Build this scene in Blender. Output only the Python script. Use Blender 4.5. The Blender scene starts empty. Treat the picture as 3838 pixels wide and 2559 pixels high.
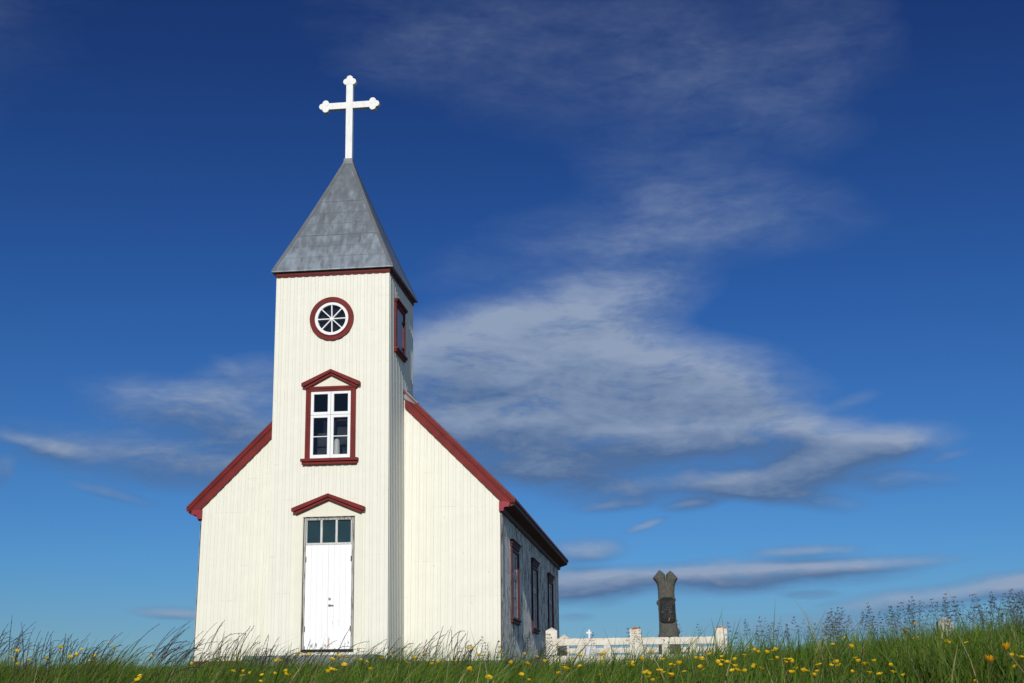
import bpy, bmesh, math, random
import numpy as np
from mathutils import Matrix, Vector
random.seed(7); rng = np.random.default_rng(7)
R = math.radians
sc = bpy.context.scene
COL = sc.collection

# ------------------------------------------------------------------ camera
CAM = np.array([7.1589, -31.4973, -1.1086])
YAW, PITCH, ROLL = .1284, .27104, -.008255
cy, sy = math.cos(YAW), math.sin(YAW)
fw = Vector((-sy*math.cos(PITCH), cy*math.cos(PITCH), math.sin(PITCH)))
rt = Vector((cy, sy, 0)); up = rt.cross(fw)
cr, sr = math.cos(ROLL), math.sin(ROLL)
r2 = cr*rt + sr*up; u2 = -sr*rt + cr*up
cam = bpy.data.cameras.new('camera'); cam.sensor_width = 36; cam.lens = 45.87
cam.clip_start = .05; cam.clip_end = 9000
co = bpy.data.objects.new('camera', cam); COL.objects.link(co)
m = Matrix((r2, u2, -fw)).transposed().to_4x4(); m.translation = Vector(CAM)
co.matrix_world = m; sc.camera = co

# ------------------------------------------------------------------ light
SUN_EL, SUN_AZ = R(21.3), R(2.5)          # azimuth towards +X from the facade's normal (-Y)
sd = Vector((math.sin(SUN_AZ)*math.cos(SUN_EL), -math.cos(SUN_AZ)*math.cos(SUN_EL), math.sin(SUN_EL)))
sl = bpy.data.lights.new('sun', 'SUN'); sl.energy = 3.32; sl.angle = R(.53); sl.color = (1, .96, .89)
so = bpy.data.objects.new('sun', sl); COL.objects.link(so)
so.rotation_euler = sd.to_track_quat('Z', 'Y').to_euler(); so.location = (20, -60, 40)
vs = sc.view_settings
vs.view_transform = 'Standard'; vs.look = 'None'; vs.exposure = 0; vs.gamma = 1; vs.use_curve_mapping = False

class NT:
    def __init__(s, tree): s.t = tree; s.n = tree.nodes; s.l = tree.links
    def node(s, typ, **kw):
        n = s.n.new(typ)
        for k, v in kw.items(): setattr(n, k, v)
        return n
    def set(s, sock, v):
        if isinstance(v, bpy.types.NodeSocket): s.l.new(v, sock)
        elif v is not None:
            if hasattr(sock.default_value, '__len__') and not hasattr(v, '__len__'): v = [v]*len(sock.default_value)
            if hasattr(sock.default_value, '__len__') and len(sock.default_value) == 4 and len(v) == 3: v = (*v, 1)
            sock.default_value = v
    def math(s, op, a, b=None, c=None, clamp=False):
        n = s.node('ShaderNodeMath', operation=op, use_clamp=clamp)
        for i, v in enumerate((a, b, c)):
            if v is not None: s.set(n.inputs[i], v)
        return n.outputs[0]
    def mix(s, f, a, b, mode='MIX'):
        n = s.node('ShaderNodeMix', data_type='RGBA', blend_type=mode)
        s.set(n.inputs[0], f); s.set(n.inputs[6], a); s.set(n.inputs[7], b)
        return n.outputs[2]
    def noise(s, vec, scale, detail=3, rough=.55, dist=0):
        n = s.node('ShaderNodeTexNoise'); s.set(n.inputs['Vector'], vec)
        n.inputs['Scale'].default_value = scale; n.inputs['Detail'].default_value = detail
        n.inputs['Roughness'].default_value = rough; n.inputs['Distortion'].default_value = dist
        return n.outputs['Fac']
    def rng(s, v, a, b, c=0, d=1, smooth=False):
        n = s.node('ShaderNodeMapRange', interpolation_type='SMOOTHSTEP' if smooth else 'LINEAR')
        for i, x in enumerate((v, a, b, c, d)): s.set(n.inputs[i], x)
        return n.outputs[0]
    def coords(s, scale=(1, 1, 1), kind='Object'):
        t = s.node('ShaderNodeTexCoord'); mp = s.node('ShaderNodeMapping'); mp.inputs['Scale'].default_value = scale
        s.l.new(t.outputs[kind], mp.inputs[0]); return mp.outputs[0]
    def sep(s, v):
        n = s.node('ShaderNodeSeparateXYZ'); s.l.new(v, n.inputs[0]); return n.outputs
    def comb(s, x=0, y=0, z=0):
        n = s.node('ShaderNodeCombineXYZ')
        for i, v in enumerate((x, y, z)): s.set(n.inputs[i], v)
        return n.outputs[0]

# ------------------------------------------------------------------ sky
w = bpy.data.worlds.new('World'); sc.world = w; w.use_nodes = True
t = NT(w.node_tree); t.n.clear()
sky = t.node('ShaderNodeTexSky', sky_type='NISHITA'); sky.sun_disc = False
sky.sun_elevation = SUN_EL; sky.sun_rotation = math.pi - SUN_AZ
sky.altitude = 50; sky.air_density = 1.0; sky.dust_density = .15; sky.ozone_density = 4.0
tc = t.node('ShaderNodeTexCoord'); D = tc.outputs['Generated']
dx, dy, dz = t.sep(D)
az = t.math('MULTIPLY', t.math('ARCTAN2', dx, dy), 57.29578)
el = t.math('MULTIPLY', t.math('ARCSINE', dz), 57.29578)
tint = t.node('ShaderNodeValToRGB'); t.l.new(t.rng(el, 0, 40), tint.inputs[0])
TINT = [(0, (.28, .40, .50)), (.075, (.237, .384, .55)), (.15, (.197, .385, .60)), (.44, (.125, .273, .52)), (.70, (.095, .178, .385)), (1, (.08, .15, .33))]
e = tint.color_ramp.elements
while len(e) < len(TINT): e.new(.5)
for i, (pp, c) in enumerate(TINT): e[i].position = pp; e[i].color = (*c, 1)
skyc = t.mix(1, sky.outputs[0], tint.outputs[0], 'MULTIPLY')
P = t.comb(az, el, 0)
# domain warp so cloud edges fray
wn = t.node('ShaderNodeTexNoise'); wn.inputs['Scale'].default_value = .33; wn.inputs['Detail'].default_value = 4; wn.inputs['Roughness'].default_value = .42
mpw = t.node('ShaderNodeMapping'); mpw.inputs['Scale'].default_value = (.55, 1.5, 1); t.l.new(P, mpw.inputs[0]); t.l.new(mpw.outputs[0], wn.inputs['Vector'])
off = t.node('ShaderNodeVectorMath', operation='MULTIPLY_ADD')
t.l.new(wn.outputs['Color'], off.inputs[0]); off.inputs[1].default_value = (2.6, 1.05, 0); off.inputs[2].default_value = (-1.3, -.52, 0)
add = t.node('ShaderNodeVectorMath', operation='ADD'); t.l.new(P, add.inputs[0]); t.l.new(off.outputs[0], add.inputs[1])
W = add.outputs[0]
# cloud banks: azimuth, elevation, half sizes (degrees), tilt, thickness
BLOBS = [(-3.99, 27.78, 8.23, 1.82, -8, 0.38), (3.6, 26.06, 3.83, 1.34, -30, 0.33), (7.8, 28.16, 2.3, 1.34, -20, 0.3), (-10.95, 28.19, 3.06, 0.77, 15, 0.28), (1.33, 21.79, 3.63, 1.15, -15, 0.42), (0.45, 20.34, 5.17, 0.96, 0, 0.42), (-4.82, 19.01, 4.4, 0.73, 6, 0.36), (-1.19, 19.47, 1.91, 1.15, 0, 0.4), (-5.88, 15.98, 6.31, 1.63, 14, 1.1), (-8.47, 14.28, 4.97, 2.1, 0, 1.3), (-1.39, 14.15, 6.12, 1.72, -10, 1.2), (-5.93, 12.16, 6.31, 2.1, -4, 1.3), (1.65, 12.9, 3.83, 1.05, -15, 0.9), (-2.07, 11.51, 8.23, 1.34, -3, 1.2), (3.26, 11.14, 5.74, 0.77, -5, 1.1), (-5.97, 10.07, 4.4, 0.96, -6, 0.95), (6.34, 9.88, 4.78, 0.8, 10, 1.0), (1.65, 9.14, 6.31, 0.73, 3, 0.95), (4.05, 8.68, 3.25, 0.57, -8, 0.85), (8.39, 10.5, 2.1, 0.48, 8, 0.8), (9.51, 8.98, 2.1, 0.42, 0, 0.6), (0.48, 8.3, 1.34, 0.27, 6, 0.75), (-1.63, 7.4, 0.96, 0.17, 18, 0.6), (-4.31, 6.51, 1.53, 0.46, 3, 0.8), (-2.74, 8.32, 1.72, 0.27, 4, 0.5), (0.52, 5.19, 7.65, 0.65, 2, 1.2), (5.66, 5.42, 4.97, 0.33, 2, 0.9), (5.17, 6.16, 2.3, 0.23, 0, 0.7), (-4.16, 4.99, 2.3, 0.77, 0, 0.9), (11.16, 4.27, 4.78, 0.46, 5, 1.1), (14.0, 4.25, 1.91, 0.42, 0, 0.9), (5.23, 4.35, 1.15, 0.17, 0, 0.5), (-19.29, 13.14, 3.25, 1.07, 12, 0.61), (-21.85, 12.19, 3.83, 1.20, -8, 0.58), (-23.89, 10.17, 5.17, 0.96, -6, 0.61), (-20.61, 9.84, 3.83, 0.91, -8, 0.54), (-19.2, 11.27, 2.3, 0.96, 0, 0.6), (-27.44, 10.54, 2.1, 0.38, -10, 0.6), (-24.49, 8.61, 1.72, 0.23, -12, 0.45), (-29.03, 9.38, 0.57, 0.57, 0, 0.45), (-21.7, 3.77, 1.63, 0.23, -2, 0.75), (5.84, 3.0, 4.97, 0.54, 0, 0.5), (-4.75, 3.57, 0.77, 0.15, 0, 0.4), (7.63, 12.39, 1.15, 0.27, 15, 0.2), (11.17, 9.78, 0.96, 0.19, 10, 0.4), (-20.1, 14.22, 0.77, 0.31, -25, 0.14),
    (34, 14, 9, 3, 5, .9), (-48, 17, 9, 2.5, 0, .9), (75, 28, 26, 12, 5, 1.4), (115, 42, 30, 14, 0, 1.4), (160, 24, 30, 8, 0, 1.1), (-95, 34, 34, 12, 0, 1.3), (-150, 18, 30, 8, 0, 1.1), (60, 9, 16, 2, 0, .9), (-60, 7, 14, 1.5, 0, .8)]  # unseen clouds out of view, added to brighten and neutralise the side wall's shade
def wgt(w_):
    return w_*1.0
def mask(Wv, Pv):
    M = None
    for a0, e0, ra, re, rot, wt in BLOBS:
        mp = t.node('ShaderNodeMapping', vector_type='TEXTURE')
        mp.inputs['Location'].default_value = (a0, e0, 0); mp.inputs['Rotation'].default_value = (0, 0, R(rot))
        big = 1.5 if e0 > 17 else 1.0
        mp.inputs['Scale'].default_value = (ra*1.45*big, re*1.6*(1.7 if e0 > 17 else 1.0), 1)
        t.l.new(Wv if re > .35 else Pv, mp.inputs[0])
        ln = t.node('ShaderNodeVectorMath', operation='LENGTH'); t.l.new(mp.outputs[0], ln.inputs[0])
        if e0 > 17 and wt < .6: wt = wt*(.36 if e0 < 24 else .3)
        b = t.rng(ln.outputs['Value'], 1.0, .1, 0, wt, True)
        M = b if M is None else t.math('MULTIPLY_ADD', b, t.math('SUBTRACT', 1.25, M, clamp=True), M)
    return M
def shift(v, d):
    n = t.node('ShaderNodeVectorMath', operation='ADD'); t.l.new(v, n.inputs[0]); n.inputs[1].default_value = (0, d, 0); return n.outputs[0]
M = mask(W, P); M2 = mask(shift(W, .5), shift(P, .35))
mpn = t.node('ShaderNodeMapping'); mpn.inputs['Scale'].default_value = (.45, 1.25, 1); mpn.inputs['Rotation'].default_value = (0, 0, R(10))
t.l.new(W, mpn.inputs[0])
n1 = t.noise(mpn.outputs[0], .62, 6, .5, .2)
n2 = t.noise(mpn.outputs[0], 3.0, 7, .58)
nn = t.math('ADD', t.math('MULTIPLY', t.math('SUBTRACT', n1, .5), 2.0), t.math('MULTIPLY', t.math('SUBTRACT', n2, .5), .8))
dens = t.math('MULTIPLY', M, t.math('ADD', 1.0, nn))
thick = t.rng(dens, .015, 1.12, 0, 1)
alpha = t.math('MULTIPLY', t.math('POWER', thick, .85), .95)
# sunlit upper edges, greyer bellies
we = t.sep(W)[1]
br = t.node('ShaderNodeValToRGB'); t.l.new(t.rng(t.math('MULTIPLY_ADD', az, .06, t.math('MULTIPLY_ADD', we, .7, t.math('MULTIPLY', el, .3))), 6, 18), br.inputs[0])
BL = [(0, .18), (.2, .12), (.30, .0), (.38, .12), (.47, .85), (.53, .42), (.60, .62), (.75, 1), (1, .9)]
be = br.color_ramp.elements
while len(be) < len(BL): be.new(.5)
for i, (pp, v) in enumerate(BL): be[i].position = pp; be[i].color = (v, v, v, 1)
bell = br.outputs[0]
edge = t.math('MULTIPLY', t.math('SUBTRACT', M, M2), .8)
lum = t.math('ADD', t.math('MULTIPLY', t.math('SUBTRACT', n1, .5), .9), edge)
lum = t.math('ADD', lum, t.math('MULTIPLY', t.math('SUBTRACT', n2, .5), .5))
lum = t.math('ADD', t.math('ADD', lum, .2), t.math('MULTIPLY', bell, .55), clamp=True)
cc = t.node('ShaderNodeValToRGB'); t.l.new(lum, cc.inputs[0])
cc.color_ramp.elements[0].position = .1; cc.color_ramp.elements[0].color = (.08, .152, .305, 1)
cc.color_ramp.elements[1].position = .95; cc.color_ramp.elements[1].color = (.285, .36, .50, 1)
bgs = t.node('ShaderNodeBackground'); t.l.new(skyc, bgs.inputs[0]); bgs.inputs[1].default_value = .12
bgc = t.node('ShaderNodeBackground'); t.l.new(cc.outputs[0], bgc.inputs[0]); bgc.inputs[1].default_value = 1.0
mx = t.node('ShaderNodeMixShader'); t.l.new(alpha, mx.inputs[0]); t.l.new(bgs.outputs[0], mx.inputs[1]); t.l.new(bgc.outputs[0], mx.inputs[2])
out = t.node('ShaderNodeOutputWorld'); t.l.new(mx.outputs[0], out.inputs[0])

# ------------------------------------------------------------------ materials
def mat(name):
    m = bpy.data.materials.new(name); m.use_nodes = True
    k = NT(m.node_tree); k.n.clear()
    b = k.node('ShaderNodeBsdfPrincipled'); o = k.node('ShaderNodeOutputMaterial'); k.l.new(b.outputs[0], o.inputs[0])
    return m, k, b, o
def bump(k, b, h, dist=.004, strength=.5):
    n = k.node('ShaderNodeBump'); n.inputs['Distance'].default_value = dist; n.inputs['Strength'].default_value = strength
    k.l.new(h, n.inputs['Height']); k.l.new(n.outputs[0], b.inputs['Normal'])
def paint(name, base, rough=.5, var=.06, dirt=(.3, .25, .2), dirt_amt=.0, streak=(14, 14, 1.2), fleck=0, fleck_col=(.1, .07, .05), bmp=.15, metal=0):
    m, k, b, o = mat(name)
    c = k.coords()
    n = k.noise(c, 3, 5)
    col = k.mix(k.rng(n, .3, .7), tuple(x*(1-var) for x in base), tuple(min(1, x*(1+var)) for x in base))
    if dirt_amt:
        s = k.noise(k.coords(streak), 1.0, 6, .65)
        col = k.mix(k.rng(s, .52, .78, 0, dirt_amt), col, dirt)
    if fleck:
        f = k.noise(k.coords((18, 18, 9)), 1.0, 4, .7)
        col = k.mix(k.rng(f, .73-fleck*.1, .76-fleck*.1), col, fleck_col)
    k.l.new(col, b.inputs['Base Color']); b.inputs['Roughness'].default_value = rough; b.inputs['Metallic'].default_value = metal
    b.inputs['Specular IOR Level'].default_value = .22
    if bmp: bump(k, b, k.noise(c, 40, 4), .003, bmp)
    return m
M_CREAM = paint('cream_sheet', (.80, .785, .685), .45, .025, (.5, .46, .36), .12, (7, 7, .5), .25, (.32, .22, .12), .05)
M_CREAMF = paint('cream_board', (.79, .765, .645), .55, .03, (.55, .45, .3), .2, (12, 12, .7), 0, bmp=.1)
M_RED = paint('red_trim', (.168, .016, .0145), .6, .2, (.13, .014, .012), .5, (3, 3, 5), .1, (.3, .1, .09), .15)
M_RED.node_tree.nodes['Principled BSDF'].inputs['Specular IOR Level'].default_value = .2
M_REDW = paint('worn_red_trim', (.11, .018, .016), .6, .2, (.05, .03, .028), .8, (9, 9, 4), .6, (.3, .26, .24), .4)
M_WHITE = paint('white_paint', (.86, .87, .87), .5, .02, (.6, .58, .5), .15, (20, 20, 2), .1, (.35, .28, .2), .1)
M_IRON = paint('door_iron', (.28, .27, .22), .35, .2, metal=.9)
M_DARK = paint('dark_interior', (.02, .024, .032), .9, .3)
M_TEAL = paint('curtain_dark', (.085, .105, .105), .9, .15)
M_PLINTH = paint('red_plinth', (.2, .035, .03), .7, .2, (.1, .08, .06), .5)
M_CONC = paint('grey_concrete', (.2, .22, .22), .9, .2, (.1, .1, .09), .5, (6, 6, 2))
M_GAP = paint('dark_gap', (.03, .025, .02), .9, .3)
M_LEAD = paint('lead_flashing', (.22, .24, .26), .5, .2, (.1, .1, .1), .5)
M_PIPE = paint('grey_downpipe', (.3, .29, .27), .5, .15, (.15, .13, .1), .5)
M_CANDLE = paint('cream_enamel', (.9, .88, .78), .4, .05)
M_SHUT = paint('pale_shutter', (.42, .46, .54), .5, .08, (.2, .2, .2), .4)

def add_laps(mm):
    k = NT(mm.node_tree); b = k.n['Principled BSDF']; src = b.inputs['Base Color'].links[0].from_socket
    c = k.coords(); z = k.sep(c)[2]; nz = k.noise(k.coords((5.33, 5.33, .01)), 1, 2, .5); zq = k.math('ADD', z, k.math('MULTIPLY', k.rng(nz, .48, .5), .9))
    lap = None
    for h in (2.45, 4.75, 7.35, 9.1):
        l_ = k.rng(k.math('ABSOLUTE', k.math('SUBTRACT', zq, h)), 0.012, .004, 0, .28); lap = l_ if lap is None else k.math('MAXIMUM', lap, l_)
    lap = k.math('MULTIPLY', lap, k.rng(k.noise(c, 2.5, 3), .45, .6, .1, 1))
    col = k.mix(lap, src, (.42, .39, .3))
    vo = k.node('ShaderNodeTexVoronoi'); vo.inputs['Scale'].default_value = 1; k.l.new(k.coords((5.33, 5.33, 1.3)), vo.inputs['Vector'])
    dot = k.math('MULTIPLY', k.rng(vo.outputs['Distance'], .06, .03), k.rng(k.noise(c, 1.3, 2), .5, .6))
    col = k.mix(k.math('MULTIPLY', dot, .6), col, (.3, .22, .13))
    low = k.math('MULTIPLY', k.rng(z, .7, .0, 0, 1), k.rng(k.noise(k.coords((6, 6, 2)), 1, 6, .6), .4, .65, 0, .5))
    col = k.mix(low, col, (.47, .45, .31))
    k.l.new(col, b.inputs['Base Color'])
add_laps(M_CREAM)
def door_mat():
    m, k, b, o = mat('white_door_paint')
    c = k.coords()
    x, y, z = k.sep(c)
    col = k.mix(k.rng(k.noise(c, 2, 4), .3, .7), (.88, .89, .9), (.93, .93, .93))
    v = k.noise(k.coords((26, 26, 1.6)), 1, 6, .7)
    low = k.rng(z, 2.2, .3, 0, .14)
    col = k.mix(k.rng(k.math('ADD', v, low), .735, .765), col, (.17, .15, .12))
    v2 = k.noise(k.coords((9, 9, 5)), 1, 8, .75)
    col = k.mix(k.rng(k.math('ADD', v2, k.rng(z, .75, .25, 0, .22)), .76, .79), col, (.16, .12, .09))
    # rust run near the foot of the meeting stile
    rx = k.math('ABSOLUTE', k.math('ADD', x, 1.44)); rx = k.math('ADD', rx, k.math('MULTIPLY', k.math('SUBTRACT', v2, .5), .12))
    rm = k.math('MULTIPLY', k.rng(rx, .03, .005), k.math('MULTIPLY', k.rng(z, .16, .3), k.rng(z, .52, .42)))
    col = k.mix(k.math('MULTIPLY', rm, .8), col, (.45, .13, .02))
    k.l.new(col, b.inputs['Base Color']); b.inputs['Roughness'].default_value = .45
    bump(k, b, v, .004, .3)
    return m
M_DOOR = door_mat()
def weathered():
    m, k, b, o = mat('weathered_jamb')
    v = k.noise(k.coords((22, 22, 3)), 1, 7, .7)
    cr_ = k.node('ShaderNodeValToRGB'); k.l.new(v, cr_.inputs[0])
    el_ = cr_.color_ramp.elements; el_[0].position = .36; el_[0].color = (.07, .055, .045, 1); el_[1].position = .5; el_[1].color = (.42, .41, .39, 1)
    x_ = el_.new(.44); x_.color = (.25, .23, .2, 1)
    k.l.new(cr_.outputs[0], b.inputs['Base Color']); b.inputs['Roughness'].default_value = .8; bump(k, b, v, .01, .6)
    return m
M_JAMB = weathered()
def sidewall():
    m, k, b, o = mat('peeling_side_sheet')
    v = k.noise(k.coords((30, 30, 2.4)), 1, 8, .7)
    g = k.noise(k.coords((1.1, 1.1, .8)), 1, 4)
    f = k.math('ADD', v, k.rng(g, .3, .7, -.02, .02))
    c0 = k.mix(k.rng(k.noise(k.coords((30, 30, 8)), 1, 4), .35, .65), (.62, .62, .59), (.78, .78, .75))
    col = k.mix(k.rng(f, .522, .58), c0, (.05, .046, .043))
    col = k.mix(k.rng(k.noise(k.coords((11, 11, 3), 'Object'), 1.7, 7, .7), .66, .7), col, (.16, .06, .035))
    k.l.new(col, b.inputs['Base Color']); b.inputs['Roughness'].default_value = .65; bump(k, b, v, .006, .5)
    return m
M_SIDE = sidewall()
def zinc():
    m, k, b, o = mat('zinc_roof_sheet')
    c = k.coords(); x, y, z = k.sep(c)
    s1 = k.noise(k.coords((7, 7, .22)), 1, 6, .55)
    s2 = k.noise(k.coords((.9, .9, 1.3)), 1, 5, .6)
    s3 = k.noise(k.coords((3, 3, 2)), 1, 8, .7)
    f = k.math('ADD', k.math('MULTIPLY', s1, .95), k.math('ADD', k.math('MULTIPLY', s2, .35), k.math('MULTIPLY', s3, .15)))
    f = k.math('ADD', f, k.rng(z, 10, 13.4, .09, -.12))
    cr_ = k.node('ShaderNodeValToRGB'); k.l.new(f, cr_.inputs[0]); E_ = cr_.color_ramp.elements
    E_[0].position = .46; E_[0].color = (.15, .168, .185, 1); E_[1].position = .90; E_[1].color = (.285, .335, .385, 1)
    q = E_.new(.68); q.color = (.18, .205, .23, 1)
    col = cr_.outputs[0]
    # sheet laps: grime gathered along each horizontal lap
    zz = k.math('ADD', z, k.math('MULTIPLY', k.math('SUBTRACT', s3, .5), .02))
    lap = None
    for h, a in ((10.98, .7), (12.12, .55), (10.27, .3), (10.62, .25), (11.37, .25), (11.73, .3)):
        l_ = k.rng(k.math('ABSOLUTE', k.math('SUBTRACT', zz, h)), .022, .004, 0, a)
        lap = l_ if lap is None else k.math('MAXIMUM', lap, l_)
    lap = k.math('MULTIPLY', lap, k.rng(s1, .35, .55, .35, 1))
    col = k.mix(lap, col, (.06, .058, .055))
    col = k.mix(k.rng(k.noise(k.coords((5, 5, .35)), 1, 5, .6), .6, .72, 0, .55), col, (.10, .085, .078))
    k.l.new(col, b.inputs['Base Color']); b.inputs['Metallic'].default_value = .35
    k.l.new(k.rng(s3, .3, .7, .38, .6), b.inputs['Roughness']); bump(k, b, s2, .02, .25)
    return m
M_ZINC = zinc()
def glass(name, tint=(.55, .6, .66), gl=.0, f90=.9):
    m, k, b, o = mat(name); k.n.remove(b)
    tr = k.node('ShaderNodeBsdfTransparent'); tr.inputs[0].default_value = (*tint, 1)
    g = k.node('ShaderNodeBsdfGlossy'); g.inputs['Roughness'].default_value = .02; g.inputs[0].default_value = (.85, .85, .85, 1)
    lw = k.node('ShaderNodeFresnel'); lw.inputs[0].default_value = 1.5
    nz = k.node('ShaderNodeBump'); nz.inputs['Distance'].default_value = .01; nz.inputs['Strength'].default_value = .25
    k.l.new(k.noise(k.coords(), 3, 2), nz.inputs['Height']); k.l.new(nz.outputs[0], g.inputs['Normal'])
    mxx = k.node('ShaderNodeMixShader'); k.l.new(k.math('ADD', lw.outputs[0], gl, clamp=True), mxx.inputs[0])
    k.l.new(tr.outputs[0], mxx.inputs[1]); k.l.new(g.outputs[0], mxx.inputs[2]); k.l.new(mxx.outputs[0], o.inputs[0])
    return m
M_GLASS = glass('window_glass', (.8, .82, .85)); M_GLASS2 = glass('side_window_glass', (.6, .65, .7), .28)

# ------------------------------------------------------------------ mesh helpers
LEAN = .0126
def lean(v): return (v[0]-LEAN*(v[2]-.95), v[1], v[2])
class MB:
    def __init__(s): s.v = []; s.f = []; s.mi = []
    def add(s, vs, fs, mi=0):
        o = len(s.v); s.v += [tuple(p) for p in vs]; s.f += [tuple(i+o for i in f) for f in fs]; s.mi += [mi]*len(fs)
    def box(s, x0, x1, y0, y1, z0, z1, mi=0):
        s.add([(x0,y0,z0),(x1,y0,z0),(x1,y1,z0),(x0,y1,z0),(x0,y0,z1),(x1,y0,z1),(x1,y1,z1),(x0,y1,z1)],
              [(0,3,2,1),(4,5,6,7),(0,1,5,4),(1,2,6,5),(2,3,7,6),(3,0,4,7)], mi)
    def prism(s, poly, axis, a, b, mi=0):
        """extrude 2-D poly (list of (u,v)) along axis from a to b; axis 'y': (x,z), axis 'x': (y,z), axis 'z': (x,y)"""
        f = {'y': lambda u, v, w_: (u, w_, v), 'x': lambda u, v, w_: (w_, u, v), 'z': lambda u, v, w_: (u, v, w_)}[axis]
        n = len(poly)
        vs = [f(u, v, a) for u, v in poly]+[f(u, v, b) for u, v in poly]
        s.add(vs, [tuple(range(n)), tuple(range(2*n-1, n-1, -1))]+[(i, n+i, n+(i+1) % n, (i+1) % n) for i in range(n)], mi)
    def cyl(s, c, axis, r, h, n=24, r1=None, mi=0):
        r1 = r if r1 is None else r1
        pts0, pts1 = [], []
        for i in range(n):
            a = 2*math.pi*i/n; u, v = math.cos(a), math.sin(a)
            for P_, rr, hh in ((pts0, r, 0), (pts1, r1, h)):
                if axis == 'y': P_.append((c[0]+u*rr, c[1]+hh, c[2]+v*rr))
                elif axis == 'x': P_.append((c[0]+hh, c[1]+u*rr, c[2]+v*rr))
                else: P_.append((c[0]+u*rr, c[1]+v*rr, c[2]+hh))
        s.add(pts0+pts1, [tuple(range(n)), tuple(range(2*n-1, n-1, -1))]+[(i, n+i, n+(i+1) % n, (i+1) % n) for i in range(n)], mi)
    def ring(s, c, r0, r1, y0, y1, n=56, mi=0):
        """annulus in the x-z plane"""
        vs = []
        for i in range(n):
            a = 2*math.pi*i/n; u, v = math.cos(a), math.sin(a)
            vs += [(c[0]+u*r0, y0, c[1]+v*r0), (c[0]+u*r1, y0, c[1]+v*r1), (c[0]+u*r1, y1, c[1]+v*r1), (c[0]+u*r0, y1, c[1]+v*r0)]
        fs = []
        for i in range(n):
            j = (i+1) % n
            for k_ in range(4): fs.append((4*i+k_, 4*j+k_, 4*j+(k_+1) % 4, 4*i+(k_+1) % 4))
        s.add(vs, fs, mi)
    def build(s, name, mats, parent=None, tf=None, bevel=0, smooth=False, label=None):
        me = bpy.data.meshes.new(name)
        me.from_pydata([tf(v) for v in s.v] if tf else s.v, [], s.f)
        for m_ in (mats if isinstance(mats, (list, tuple)) else [mats]): me.materials.append(m_)
        me.polygons.foreach_set('material_index', s.mi)
        bm = bmesh.new(); bm.from_mesh(me); bmesh.ops.recalc_face_normals(bm, faces=bm.faces); bm.to_mesh(me); bm.free()
        if smooth: me.polygons.foreach_set('use_smooth', [True]*len(me.polygons))
        me.update()
        o = bpy.data.objects.new(name, me); COL.objects.link(o)
        if parent: o.parent = parent
        if bevel:
            b = o.modifiers.new('bevel', 'BEVEL'); b.width = bevel; b.segments = 2; b.limit_method = 'ANGLE'; b.angle_limit = R(40)
        if label: o['label'] = label
        return o
def thing(name, label, cat, loc=(0, 0, 0), group=None):
    o = bpy.data.objects.new(name, None); COL.objects.link(o); o.location = loc; o.empty_display_size = .3
    o['label'] = label; o['category'] = cat
    if group: o['group'] = group
    return o
def tag(o, label=None, cat=None, group=None, kind=None):
    for k_, v_ in (('label', label), ('category', cat), ('group', group), ('kind', kind)):
        if v_: o[k_] = v_
    return o
def ribbed(mb, u0, u1, prof, period, place, zbot, ztop, holes=(), extra=()):
    """ribbed sheet from u0 to u1; place(u, off, z) -> point; ztop(u) top edge; holes = (ua, ub, za, zb)"""
    us = set([u0, u1])
    n0 = math.floor(u0/period)-1
    k_ = n0
    cols = []
    while k_*period < u1+period:
        for fu, off in prof:
            u = (k_+fu)*period
            if u0 < u < u1: cols.append((u, off))
        k_ += 1
    def offat(u):
        fu = (u/period) % 1
        for (a, oa), (b, ob) in zip(prof, prof[1:]+[(1+prof[0][0], prof[0][1])]):
            if a <= fu <= b: return oa+(ob-oa)*(fu-a)/(b-a)
        return prof[0][1]
    for u in [u0, u1]+[h for H in holes for h in H[:2]]+list(extra): cols.append((u, offat(u)))
    cols = sorted(set((round(a, 5), round(b, 5)) for a, b in cols))
    zs = sorted(set([zbot]+[z for H in holes for z in H[2:]]))
    vs, idx = [], {}
    def vid(i, j):
        if (i, j) not in idx:
            u, off = cols[i]; z = ztop(u) if j == len(zs) else min(zs[j], ztop(u))
            idx[i, j] = len(vs); vs.append(place(u, off, z))
        return idx[i, j]
    fs = []
    for i in range(len(cols)-1):
        um = (cols[i][0]+cols[i+1][0])/2
        for j in range(len(zs)):
            z0 = zs[j]; z1 = zs[j+1] if j+1 < len(zs) else 1e9
            zm = (z0+min(z1, z0+.01))/2
            if any(a < um < b and za <= zm < zb for a, b, za, zb in holes): continue
            fs.append((vid(i, j), vid(i+1, j), vid(i+1, j+1), vid(i, j+1)))
    mb.add(vs, fs)
TRAP = [(0, 0), (.50, 0), (.585, .019), (.915, .019)]
TRAPF = [(0, 0), (.50, 0), (.585, .0135), (.915, .0135)]
SINE = [(i/10, .02*(1-math.cos(2*math.pi*i/10))) for i in range(10)]

# ------------------------------------------------------------------ the church
NX = -1.5; NH = 4.01; NY0, NY1 = 1.85, 17.0; ZR = 8.35; ZE = 3.96; EO = .40
TH = 9.77
church = thing('church', 'cream ribbed-metal church with red trim, grey pyramid spire and white cross', 'church', (NX, 0, 0))
church.location = (0, 0, 0)
LT = lean
PER = 3/16.
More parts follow.
